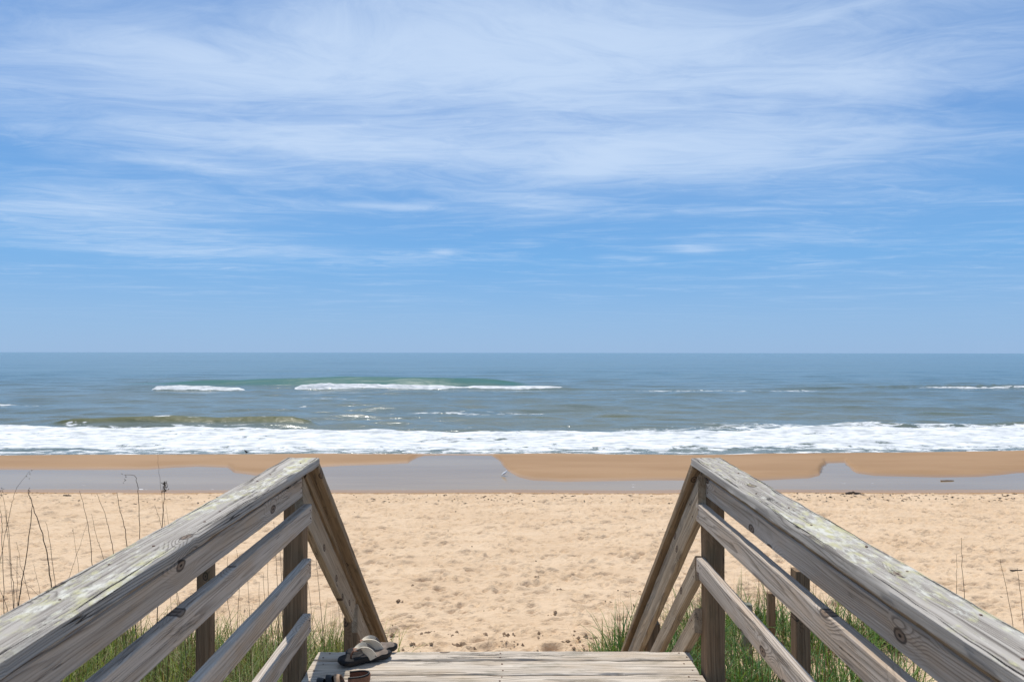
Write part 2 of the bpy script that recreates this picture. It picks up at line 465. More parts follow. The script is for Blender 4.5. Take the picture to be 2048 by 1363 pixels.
def water_material():
    m, T, bs, out = new_mat('sea_water')
    pos = T.node('ShaderNodeNewGeometry').outputs['Position']
    turbid = T.attr('turbid'); foam = T.attr('foam'); thin = T.attr('thin'); lace = T.attr('lace')
    # body colour
    patch = T.noise(T.mapping(pos, scale=(0.012, 0.05, 1)), 1.0, 4.0, 0.6)
    deep = T.mix(T.maprange(patch, 0.35, 0.65), (0.052, 0.105, 0.112), (0.074, 0.128, 0.126))
    body = T.mix(turbid, deep, (0.145, 0.158, 0.118))
    body = T.mix(T.math('MULTIPLY', thin, 0.9), body, T.mix(T.maprange(turbid, 0.55, 0.8), (0.006, 0.100, 0.088), (0.125, 0.128, 0.036)))
    T.put(bs.inputs['Base Color'], body)
    T.put(bs.inputs['Roughness'], T.math('ADD', 0.13, T.math('MULTIPLY', thin, 0.30)))
    bs.inputs['IOR'].default_value = 1.33
    # ripples
    r1 = T.noise(T.mapping(pos, scale=(0.35, 1.0, 1)), 0.55, 5.0, 0.6, 0.4)
    r2 = T.noise(T.mapping(pos, scale=(0.5, 1.0, 1)), 2.6, 4.0, 0.6, 0.3)
    r3 = T.noise(T.mapping(pos, scale=(0.10, 0.42, 1)), 0.16, 4.0, 0.6, 0.3)
    b = T.bump(r3, 0.35, 4.0)
    b = T.bump(r1, 0.45, 0.50, b)
    b = T.bump(r2, 0.6, 0.13, b)
    T.put(bs.inputs['Normal'], b)
    # backlit crests
    tr = T.node('ShaderNodeBsdfTranslucent')
    T.put(tr.inputs['Color'], T.mix(turbid, (0.10, 0.50, 0.36), (0.36, 0.36, 0.10)))
    ms = T.node('ShaderNodeMixShader')
    T.put(ms.inputs[0], T.math('MULTIPLY', thin, 0.25))
    T.l.new(bs.outputs[0], ms.inputs[1])
    T.l.new(tr.outputs[0], ms.inputs[2])
    # foam
    fn = T.noise(T.mapping(pos, scale=(0.55, 1.0, 1)), 1.7, 8.0, 0.66, 0.5)
    fn = T.maprange(fn, 0.28, 0.72, 0.0, 1.0, False)
    ff = T.maprange(T.math('ADD', fn, T.math('SUBTRACT', foam, 1.0)), -0.10, 0.14)
    ln = T.noise(T.mapping(pos, scale=(0.5, 1.0, 1)), 0.85, 5.0, 0.6, 1.2)
    lr = T.math('SUBTRACT', 1.0, T.math('MULTIPLY', T.math('ABSOLUTE', T.math('SUBTRACT', ln, 0.5)), 9.0))
    lf = T.maprange(T.math('ADD', lr, T.math('SUBTRACT', lace, 1.0)), 0.0, 0.5)
    ff = T.math('MAXIMUM', ff, lf)
    fo = T.node('ShaderNodeBsdfPrincipled')
    f2 = T.noise(T.mapping(pos, scale=(0.4, 1.0, 1)), 2.2, 6.0, 0.65)
    T.put(fo.inputs['Base Color'], T.mix(T.maprange(f2, 0.35, 0.62), (0.42, 0.445, 0.45), (0.74, 0.745, 0.74)))
    fo.inputs['Roughness'].default_value = 0.8
    T.put(fo.inputs['Normal'], T.bump(f2, 0.8, 0.12))
    m2 = T.node('ShaderNodeMixShader')
    T.put(m2.inputs[0], ff)
    T.l.new(ms.outputs[0], m2.inputs[1])
    T.l.new(fo.outputs[0], m2.inputs[2])
    T.l.new(m2.outputs[0], out.inputs[0])
    return m


def pool_material():
    m, T, bs, out = new_mat('tidal_pool_water')
    pos = T.node('ShaderNodeNewGeometry').outputs['Position']
    n = T.noise(T.mapping(pos, scale=(0.08, 0.5, 1)), 1.0, 4.0, 0.55)
    T.put(bs.inputs['Base Color'], T.mix(T.maprange(n, 0.35, 0.65), (0.29, 0.205, 0.118), (0.335, 0.245, 0.145)))
    bs.inputs['Roughness'].default_value = 0.10
    bs.inputs['IOR'].default_value = 1.33
    bs.inputs['Specular IOR Level'].default_value = 0.32
    r = T.noise(T.mapping(pos, scale=(0.5, 1.0, 1)), 5.0, 4.0, 0.6, 0.3)
    fs = T.noise(T.mapping(pos, scale=(1.0, 2.0, 1)), 1.6, 7.0, 0.7, 0.4)
    fz = T.noise(T.mapping(pos, scale=(0.12, 0.5, 1)), 1.0, 2.0, 0.5)
    ff = T.math('MULTIPLY', T.maprange(fs, 0.67, 0.70), T.maprange(fz, 0.52, 0.58))
    T.put(bs.inputs['Normal'], T.bump(r, 0.25, 0.03))
    fo = T.node('ShaderNodeBsdfDiffuse')
    T.put(fo.inputs['Color'], (0.8, 0.8, 0.79))
    ms = T.node('ShaderNodeMixShader')
    T.put(ms.inputs[0], ff)
    T.l.new(bs.outputs[0], ms.inputs[1])
    T.l.new(fo.outputs[0], ms.inputs[2])
    T.l.new(ms.outputs[0], out.inputs[0])
    return m


def grass_material():
    m, T, bs, out = new_mat('beach_grass_blades')
    c = T.attr('tint', 'Color')
    T.put(bs.inputs['Base Color'], c)
    bs.inputs['Roughness'].default_value = 0.55
    bs.inputs['Specular IOR Level'].default_value = 0.35
    tr = T.node('ShaderNodeBsdfTranslucent')
    T.put(tr.inputs['Color'], T.mix(1.0, c, (1.5, 1.5, 0.8), 'MULTIPLY'))
    ms = T.node('ShaderNodeMixShader')
    ms.inputs[0].default_value = 0.35
    T.l.new(bs.outputs[0], ms.inputs[1])
    T.l.new(tr.outputs[0], ms.inputs[2])
    T.l.new(ms.outputs[0], out.inputs[0])
    return m


M_SAND = sand_material()
M_WATER = water_material()
M_POOL = pool_material()
M_GRASS = grass_material()


# ------------------------------------------------------------------ terrain: dune foot, dry beach, runnel, bar
POOL_Z = -5.03
SEA_Z = -5.2


def depth_of(py, z):
    return z * F_PX / (py - 705.0)


FAR_X = np.array([-900, 0, 150, 300, 350, 400, 455, 475, 520, 590, 630, 690, 760, 815, 835, 850, 900, 985, 1000, 1018,
                  1040, 1065, 1130, 1300, 1526, 1615, 1636, 1646, 1654, 1690, 1700, 1716, 1750, 1875, 1970, 2048, 2900], float)
FAR_Y = np.array([936, 938, 938.5, 938, 934, 932, 934, 944, 950, 945, 934, 930, 928, 925, 914, 910.5, 909, 910, 922, 940,
                  953, 959, 962, 959, 959, 955, 949, 935, 925, 924, 935, 945, 950, 953, 952, 943, 938], float)
EDGE_X = np.array([-900, 0, 500, 1024, 1500, 1800, 2048, 2900], float)
EDGE_Y = np.array([911, 910, 908, 906.5, 906, 904, 899, 896], float)


def pool_far(X, Y):
    px = 1016 + F_PX * X / np.maximum(Y, 20.0)
    w = 6.0 * (fbm(X * 0.8, Y * 0.5, 31, 3) - 0.5) * 2
    return depth_of(np.interp(px + w * 1.2, FAR_X, FAR_Y), 5.03)


def sea_edge(X, Y):
    px = 1016 + F_PX * X / np.maximum(Y, 20.0)
    return depth_of(np.interp(px, EDGE_X, EDGE_Y), 5.2) + 1.0 * (fbm(X * 0.13, X * 0 + 3, 12, 3) - 0.5)


PROF_Y = np.array([-60, -12, -4, 3, 5.2, 6.5, 8.0, 10.0, 13, 17, 20, 22.0, 22.8, 23.6, 25.15, 26.5, 60], float)
PROF_Z = np.array([-1.5, -2.0, -2.6, -2.95, -3.15, -3.42, -3.68, -3.92, -4.14, -4.36, -4.5, -4.585, -4.66, -4.80, -5.03, -5.13, -5.13], float)


def base_height(X, Y):
    z = np.interp(Y + 0.35 * (fbm(X * 0.25, Y * 0.0 + 1.0, 5, 3) - 0.5), PROF_Y, PROF_Z)
    d = pool_far(X, Y)
    e = sea_edge(X, Y)
    bar = POOL_Z + np.clip(0.085 * (Y - d), -0.10, 0.10)
    out = SEA_Z + 0.16 * (e - Y)
    bar = np.minimum(bar, out)
    bar = np.where(Y > e, SEA_Z - 0.07 * (Y - e), bar)
    z = np.where(Y > 25.6, bar, z)
    dune = smooth01(np.abs(X), 1.4, 5.0) * smooth01(Y, 9.5, 5.0)
    z = z + dune * (0.22 * fbm(X * 0.35, Y * 0.35, 3, 3) - 0.05)
    return z


DXS = 0.036
xf = np.arange(-19, 19.001, DXS)
xo = 19 * np.exp(np.linspace(0.01, 3.2, 60))
XS = np.concatenate([-xo[::-1], xf, xo])
yfine = np.concatenate([np.arange(5.0, 7.0, 0.05), 7.0 * np.exp(np.arange(0, math.log(23.6 / 7.0), 0.0027))])
YS = np.concatenate([np.linspace(-60, 4.9, 40), yfine, np.arange(23.62, 38, 0.11), np.linspace(38.3, 62, 30)])
GX, GY = np.meshgrid(XS, YS)
GZ = base_height(GX, GY)
# trampled dry sand: dents with raised rims, tracks along the shore
disp = np.zeros_like(GZ)
iy0, iy1 = np.searchsorted(YS, 5.0), np.searchsorted(YS, 23.5)
ix0 = len(xo)
nfx = len(xf)
sub = np.zeros((iy1 - iy0, nfx))
for k in range(27000):
    cx = random.uniform(-18.7, 18.7); cy = random.uniform(5.2, 23.2)
    if cy < 8 and abs(cx) > 2.2 and random.random() < 0.7:
        continue
    big = random.random()
    a = random.uniform(0.05, 0.095) if big < 0.90 else random.uniform(0.10, 0.20)
    b = a * random.uniform(0.45, 0.8)
    dep = random.uniform(0.009, 0.040) * (a / 0.09) ** 0.6
    th = random.gauss(0.0, 0.7)
    R = a * 2.4
    i0 = int(np.searchsorted(yfine, cy - R)); i1 = min(sub.shape[0], int(np.searchsorted(yfine, cy + R)))
    j0 = max(0, int((cx - R + 19) / DXS)); j1 = min(nfx, int((cx + R + 19) / DXS) + 1)
    if i1 <= i0 or j1 <= j0:
        continue
    yy = yfine[i0:i1][:, None] - cy
    xx = (-19 + DXS * np.arange(j0, j1))[None, :] - cx
    u = (xx * math.cos(th) + yy * math.sin(th)) / a
    w = (-xx * math.sin(th) + yy * math.cos(th)) / b
    r2 = u * u + w * w
    sub[i0:i1, j0:j1] += -dep * np.exp(-r2 * r2 * r2 * 1.1) + 0.55 * dep * np.exp(-(np.sqrt(r2) - 1.35) ** 2 * 7.0)
sx, sy = GX[iy0:iy1, ix0:ix0 + nfx], GY[iy0:iy1, ix0:ix0 + nfx]
sub = np.clip(sub, -0.09, 0.07)
sub += 0.07 * (fbm(sx * 2.2, sy * 2.6, 40, 4, 0.6) - 0.5)
for yt in (20.45, 20.75, 13.6, 18.3):
    wob = yt + 0.25 * (fbm(sx * 0.08, sx * 0, 77, 2) - 0.5)
    tread = 0.55 + 0.45 * np.sin(sx * 18.0)
    sub += -0.03 * np.exp(-((sy - wob) / 0.10) ** 2) * (0.4 + 0.6 * tread)
fade = smooth01(sy, 23.3, 21.9) * smooth01(19 - np.abs(sx), 0.0, 1.5)
disp[iy0:iy1, ix0:ix0 + nfx] = sub * fade
GZ = GZ + disp
# how damp each spot is: height above the pool / sea, swash-smoothed bar
hgt = GZ - POOL_Z
wet = np.where(GY > 22.0, smooth01(hgt - disp, 0.50, 0.30), 0.0)
wet = np.where(GY > 25.0, 0.72 + 0.28 * smooth01(hgt, 0.06, 0.0), wet)
veg = np.where(GX < 0, smooth01(-GX, 1.2, 2.0) * smooth01(GY, 8.3, 6.8), smooth01(GX, 1.1, 1.8) * smooth01(GY, 9.7, 9.0) * smooth01(fbm(GX * 0.8, GY * 0.8, 201, 3), 0.36, 0.60) * smooth01(GY, 8.0, 8.6) * smooth01(GX / np.maximum(GY, 1.0), 0.64, 0.54))
veg = np.maximum(veg, smooth01(GY, 4.6, 3.6))  # unseen ground behind the eye, dark litter added to cut bounce light
P = np.stack([GX, GY, GZ + CAM_Z], -1)
beach = link_mesh('beach', grid_mesh('beach', P, {'wet': wet, 'veg': veg}), M_SAND)
tag(beach, 'wide pale sand beach with footprints, sloping to a smooth wet bar', kind='structure')


def ground_z(x, y):
    return float(base_height(np.array([x], float), np.array([y], float))[0]) + CAM_Z


# tidal pool (runnel) between berm and bar
px_ = np.concatenate([np.linspace(-75, -26, 60), np.arange(-25.5, 25.6, 0.12), np.linspace(26, 75, 60)])
py_ = np.arange(24.2, 34.6, 0.1)
A, B = np.meshgrid(px_, py_)
me_pool = grid_mesh('tidal_pool', np.stack([A, B, np.full_like(A, POOL_Z + CAM_Z)], -1))
_bm = bmesh.new(); _bm.from_mesh(me_pool)
_over = (B - pool_far(A, B) > 0.55).reshape(-1)
bmesh.ops.delete(_bm, geom=[v for v in _bm.verts if _over[v.index]], context='VERTS')
_bm.to_mesh(me_pool); _bm.free()
pool = link_mesh('tidal_pool', me_pool, M_POOL)
tag(pool, 'shallow grey tidal pool lying along the beach in front of the bar', kind='structure')

# ------------------------------------------------------------------ the sea
rows = [33.2]
while rows[-1] < 26000:
    y = rows[-1]
    d = max(0.10, 0.30 * y * y / (5.2 * 682))
    if 88 < y < 114:
        d = min(d, 0.30)
    elif 44 < y < 56:
        d = min(d, 0.12)
    rows.append(y + d)
RY = np.array(rows)
U = np.linspace(-1.25, 1.25, 1001)
SY = np.repeat(RY[:, None], len(U), 1)
SX = U[None, :] * SY
PX = 1016 + F_PX * SX / SY
PY = 705 + F_PX * 5.2 / SY
Z = np.zeros_like(SY)
near = smooth01(SY, 34, 46)
# wind chop and small swell rolling shoreward
for k in range(46):
    lam = 1.6 * (12.0 / 1.6) ** rng.random()
    ang = rng.normal(0, 0.35)
    kx, ky = math.sin(ang) * 2 * math.pi / lam, math.cos(ang) * 2 * math.pi / lam
    amp = 0.0058 * lam ** 0.75
    res = np.clip(1.6 - 5.2 * 682 / (SY * SY) * 0 - SY / (55.0 * lam ** 0.5), 0, 1)
    Z += amp * res * near * np.sin(kx * SX + ky * SY + rng.random() * 6.28 + 1.5 * fbm(SX * 0.03, SY * 0.03, 60 + k, 2))
mod = fbm(SX * 0.018, SY * 0.05, 90, 3)
swell = np.sin(2 * math.pi * (SY / 11.0 + 1.2 * fbm(SX * 0.02, SY * 0.01, 91, 2)))
Z += 0.16 * smooth01(mod, 0.40, 0.70) * np.exp(2.0 * (swell - 1)) * smooth01(SY, 50, 58) * smooth01(SY, 190, 120)
swell2 = np.sin(2 * math.pi * (SY / 34.0 + 1.5 * fbm(SX * 0.006, SY * 0.004, 95, 2)))
Z += 0.28 * np.exp(1.6 * (swell2 - 1)) * smooth01(SY, 110, 160) * smooth01(SY, 900, 400) * fbm(SX * 0.008, SY * 0.02, 96, 2)

foam = np.zeros_like(Z); thin = np.zeros_like(Z); lace = np.zeros_like(Z)


def ridge(yc, amp, sf, sb):
    d = SY - yc
    return amp * np.where(d < 0, np.exp(-(d / sf) ** 2), np.exp(-(d / sb) ** 2))


lump = fbm(SX * 0.9, SY * 0.9, 120, 4, 0.6)
# far green swell with its broken fore-crest
ampA = np.interp(PX, [180, 300, 480, 600, 700, 900, 990, 1080], [0, 0.35, 0.75, 1.15, 1.32, 1.30, 0.85, 0])
ampA = ampA * (0.9 + 0.2 * fbm(SX * 0.12, SY * 0.0 + 2, 130, 3))
hA = ridge(107 + 1.2 * (fbm(SX * 0.05, SX * 0, 131, 2) - 0.5), ampA, 3.6, 7.0)
Z += hA
thin = np.maximum(thin, smooth01(hA, 0.10, 0.55) * (SY < 109.5))
yr = np.interp(PX, [300, 495, 590, 900, 1170], [93.6, 94.6, 97.0, 98.6, 97.6])
ampR = np.interp(PX, [303, 316, 350, 480, 494, 588, 604, 640, 850, 930, 950, 1000, 1100, 1165],
                 [0, 0.55, 0.68, 0.36, 0, 0, 0.62, 0.72, 0.48, 0.12, 0.34, 0.30, 0.14, 0])
hR = ridge(yr, ampR * (0.8 + 0.4 * lump), 0.7, 1.7)
Z += hR
foam = np.maximum(foam, smooth01(hR, 0.05, 0.13) * 1.3)
ampR2 = np.interp(PX, [1640, 1750, 1850, 2048, 2500], [0, 0.35, 0.55, 0.6, 0.5])
hR2 = ridge(101 + 0 * SX, ampR2 * (0.6 + 0.7 * lump), 1.6, 4.0)
Z += hR2
foam = np.maximum(foam, smooth01(np.abs(SY - 99.3), 0.8, 0.25) * smooth01(PX, 1770, 1900) * (0.35 + 0.55 * lump))
foam = np.maximum(foam, smooth01(np.abs(SY - (95 - 0.004 * (PX - 1160))), 2.2, 0.5) * smooth01(PX, 1130, 1200) * smooth01(PX, 1850, 1600) * 0.42)
# near olive wave about to break
ampB = np.interp(PX, [85, 130, 200, 300, 420, 540, 585, 610, 640], [0, 0.30, 0.36, 0.37, 0.44, 0.52, 0.55, 0.35, 0])
hB = ridge(49.0 + 0.5 * (fbm(SX * 0.2, SX * 0, 141, 2) - 0.5), ampB * (0.92 + 0.16 * lump), 0.85, 2.4)
hB2 = ridge(47.5 + 0.2 * (fbm(SX * 0.4, SX * 0, 142, 2) - 0.5), ampB * 0.33, 0.35, 0.6)
Z += hB + hB2
thin = np.maximum(thin, smooth01(hB, 0.05, 0.30) * (SY < 49.8))
foam = np.maximum(foam, smooth01(np.abs(SY - 47.4), 0.4, 0.1) * smooth01(PX, 120, 200) * smooth01(PX, 610, 560) * (0.25 + 0.35 * lump))
foam = np.maximum(foam, smooth01(PX, 112, 150) * smooth01(PX, 235, 150) * smooth01(np.abs(SY - 48.1), 1.0, 0.3) * (-0.35 + 1.25 * fbm(SX * 1.6, SY * 1.3, 143, 4, 0.65)))
foam = np.maximum(foam, smooth01(np.abs(SY - 49.2), 0.35, 0.1) * smooth01(PX, 200, 240) * smooth01(PX, 600, 540) * (0.15 + 0.45 * lump))
# low olive humps further right
for yc, xs, am in ((53.0, [830, 900, 1000, 1080, 1160], [0, 0.16, 0.12, 0.2, 0]),
                   (54.3, [1160, 1215, 1290, 1390], [0, 0.24, 0.18, 0]),
                   (48.4, [1640, 1700, 1790, 1880], [0, 0.30, 0.24, 0]),
                   (57.5, [1760, 1850, 1980, 2100], [0, 0.2, 0.16, 0]),
                   (62.0, [1480, 1560, 1700], [0, 0.16, 0]),
                   (50.0, [1880, 2000, 2100, 2300], [0, 0.2, 0.22, 0.1])):
    hh = ridge(yc + 0.8 * (fbm(SX * 0.15, SX * 0, int(yc * 7), 2) - 0.5), np.interp(PX, xs, am), 0.8, 2.2)
    Z += hh
    thin = np.maximum(thin, smooth01(hh, 0.06, 0.22) * 0.55 * (SY < yc + 0.6))
# surf band
ytop = depth_of(np.interp(PX, [-900, 0, 300, 600, 850, 950, 1100, 1300, 1400, 1500, 1700, 1850, 2048, 2900],
                          [857, 857, 860, 860, 863, 867, 869, 870, 867, 862, 860, 857, 856, 856]), 5.2)
ytop = ytop + 1.0 * (fbm(SX * 0.35, SY * 0.1, 150, 3) - 0.5)
edge = sea_edge(SX, SY)
infoam = smooth01(SY, ytop + 0.25, ytop - 0.15)
t = np.clip((SY - edge) / np.maximum(ytop - edge, 1), 0, 1)
cov = 0.42 + 0.55 * smooth01(t, 0.02, 0.34) - 0.30 * smooth01(fbm(SX * 0.25, SY * 0.9, 151, 3), 0.55, 0.72)
foam = np.maximum(foam, infoam * cov)
Z += infoam * (0.10 * smooth01(t, 0.1, 0.4) + 0.16 * (fbm(SX * 0.5, SY * 1.1, 152, 5, 0.6) - 0.5) * smooth01(t, 0.05, 0.3)
               + 0.14 * np.exp(-((t - 0.97) / 0.08) ** 2))
Z += 0.10 * np.exp(-((t - 0.30) / 0.06) ** 2) * infoam * fbm(SX * 0.3, SY * 0 + 5, 153, 3)
lip = np.exp(-((SY - edge) / 0.25) ** 2)
foam = np.maximum(foam, lip * 0.9)
# lacy remains behind the surf and streaks further out
lace = np.maximum(lace, smooth01(SY, ytop + 6.5, ytop + 0.5) * smooth01(fbm(SX * 0.09, SY * 0.25, 160, 3), 0.44, 0.62) * (SY > ytop) * smooth01(PX, 600, 900) * 0.95)
strk = smooth01(fbm(SX * 0.10, SY * 0.5, 161, 4), 0.52, 0.66)
for py, x0, x1, wd, s in ((811, -200, 125, 1.2, 0.65), (825, 640, 1180, 2.2, 0.50), (812, 330, 660, 1.6, 0.45), (797, 560, 760, 1.6, 0.35),
                          (831, 0, 240, 1.4, 0.40), (783, 1100, 1400, 2.0, 0.35)):
    yc = depth_of(py, 5.2)
    foam = np.maximum(foam, s * strk * smooth01(np.abs(SY - yc), wd, wd * 0.3) * smooth01(PX, x0, x0 + 60) * smooth01(PX, x1, x1 - 60))
turbid = smooth01(SY, 170, 42) * (0.75 + 0.5 * (fbm(SX * 0.02, SY * 0.06, 170, 3) - 0.5))
SP = np.stack([SX, SY, Z + SEA_Z + CAM_Z], -1)
sea = link_mesh('sea', grid_mesh('sea', SP, {'foam': foam, 'thin': thin, 'turbid': np.clip(turbid, 0, 1), 'lace': lace}), M_WATER)
tag(sea, 'blue grey ocean with a green breaking swell and white surf along the shore', kind='structure')


# ------------------------------------------------------------------ boards
def board_mesh(L, w, t, seed, step=0.05, amp=0.0010, chamfer=0.004, cut0=0.0, cut1=0.0, ycut0=0.0):
    """long axis local X from 0..L, width local Y, thickness local Z, centred; rough worn faces.
    cut0/cut1 slant the end cuts (dx per unit of local Z)"""
    c = chamfer
    hw, ht = w / 2, t / 2
    ring = []

    def side(p, q, n):
        for i in range(n):
            f = i / n
            ring.append((p[0] + (q[0] - p[0]) * f, p[1] + (q[1] - p[1]) * f))
    side((-hw + c, -ht), (hw - c, -ht), 4)
    side((hw - c, -ht), (hw, -ht + c), 1)
    side((hw, -ht + c), (hw, ht - c), 2)
    side((hw, ht - c), (hw - c, ht), 1)
    side((hw - c, ht), (-hw + c, ht), 4)
    side((-hw + c, ht), (-hw, ht - c), 1)
    side((-hw, ht - c), (-hw, -ht + c), 2)
    side((-hw, -ht + c), (-hw + c, -ht), 1)
    n = len(ring)
    m = max(3, int(L / step) + 1)
    rs = np.array(ring)
    ss = np.linspace(0, L, m)
    verts = np.zeros((m, n, 3))
    ang = np.arctan2(rs[:, 1] / ht, rs[:, 0] / hw)
    k = np.arange(n)
    S, K = np.meshgrid(ss, k, indexing='ij')
    d1 = (fbm(S * 3.0, K * 0.9, seed, 3) - 0.5) * 2 * amp
    d2 = (fbm(S * 14.0, K * 1.7, seed + 50, 2) - 0.5) * 2 * amp * 0.7
    corner = (np.abs(np.abs(rs[:, 0]) - hw) < c * 1.01) & (np.abs(np.abs(rs[:, 1]) - ht) < c * 1.01)
    d = (d1 + d2) * (1 + 1.2 * corner[None, :])
    ny = rs[:, 0] / hw; nz = rs[:, 1] / ht
    big = np.maximum(np.abs(ny), np.abs(nz))
    ny = np.where(np.abs(ny) > 0.97 * big, ny, 0); nz = np.where(np.abs(nz) > 0.97 * big, nz, 0)
    bow = (fbm(ss * 0.7, ss * 0 + 3, seed + 90, 2) - 0.5) * amp * 4
    verts[:, :, 1] = rs[None, :, 0] + d * ny[None, :]
    verts[:, :, 2] = rs[None, :, 1] + d * nz[None, :] + bow[:, None] * 0
    slant = (1 - S / L) * cut0 + (S / L) * cut1
    endw = np.where(S < L / 2, np.clip(1 - S / 0.3, 0, 1), np.clip(1 - (L - S) / 0.3, 0, 1))
    cutv = np.where(S < L / 2, cut0, cut1)
    verts[:, :, 0] = S + endw * cutv * verts[:, :, 2] + np.where(S < L / 2, endw * ycut0 * verts[:, :, 1], 0)
    V = verts.reshape(-1, 3)
    F = []
    for i in range(m - 1):
        for j in range(n):
            a = i * n + j; b = i * n + (j + 1) % n
            F.append((a, a + n, b + n, b))
    F.append(tuple(range(n)))
    F.append(tuple(range((m - 1) * n + n - 1, (m - 1) * n - 1, -1)))
    return mesh_from('board', V, F, True, math.radians(32))


_seed = [100]


def frame(p0, p1, wdir):
    """matrix with X along p0->p1, Y as close as possible to wdir"""
    x = (p1 - p0).normalized()
    z = x.cross(wdir).normalized()
    y = z.cross(x)
    m = Matrix((x, y, z)).transposed().to_4x4()
    m.translation = p0
    return m


def board(name, p0, p1, w, t, wdir, mat, parent, **kw):
    p0, p1 = Vector(p0), Vector(p1)
    _seed[0] += 7
    me = board_mesh((p1 - p0).length, w, t, _seed[0], **kw)
    me.name = name
    return link_mesh(name, me, mat, parent, frame(p0, p1, Vector(wdir)))


NAIL_ME = None


def nail(parent, pos, normal, r=0.0042):
    global NAIL_ME
    if NAIL_ME is None:
        V = []; F = []
        n = 8
        for k in range(n):
            a = 2 * math.pi * k / n
            V.append((math.cos(a), math.sin(a), -0.5))
        for k in range(n):
            a = 2 * math.pi * k / n
            V.append((0.9 * math.cos(a), 0.9 * math.sin(a), 0.25))
        V.append((0, 0, 0.42))
        for k in range(n):
            F.append((k, (k + 1) % n, n + (k + 1) % n, n + k))
            F.append((n + k, n + (k + 1) % n, 2 * n))
        NAIL_ME = mesh_from('nail', V, F)
    q = Vector(normal).to_track_quat('Z', 'Y').to_matrix().to_4x4()
    m = Matrix.Translation(Vector(pos)) @ q @ Matrix.Diagonal((r, r, r, 1))
    return link_mesh('nail', NAIL_ME, M_NAIL, parent, m)


def Rz(z):
    return z + CAM_Z


# railing geometry measured at the far posts (Y = 3.2): inner post face X, direction of the run
SIDES = {'left': dict(s=-1, post=0.96, dx=0.0088, dz=0.0264, cap_in=0.892, cap_w=0.152),
         'right': dict(s=1, post=0.93, dx=-0.0154, dz=0.0337, cap_in=0.872, cap_w=0.143)}
Y_PEAK = 3.24
SLOPE = 0.865
STAIR_DIR = Vector((0, 1, -SLOPE)).normalized()
UP_STAIR = Vector((0, SLOPE, 1)).normalized()
Y_NEAR = -1.6


def rail_pt(sd, xin, z, y):
    """point on a run parallel to the railing: |X| = xin and z (relative to the eye) at Y = 3.2"""
    return Vector((sd['s'] * xin + sd['dx'] * (y - 3.2), y, Rz(z + sd['dz'] * (y - 3.2))))


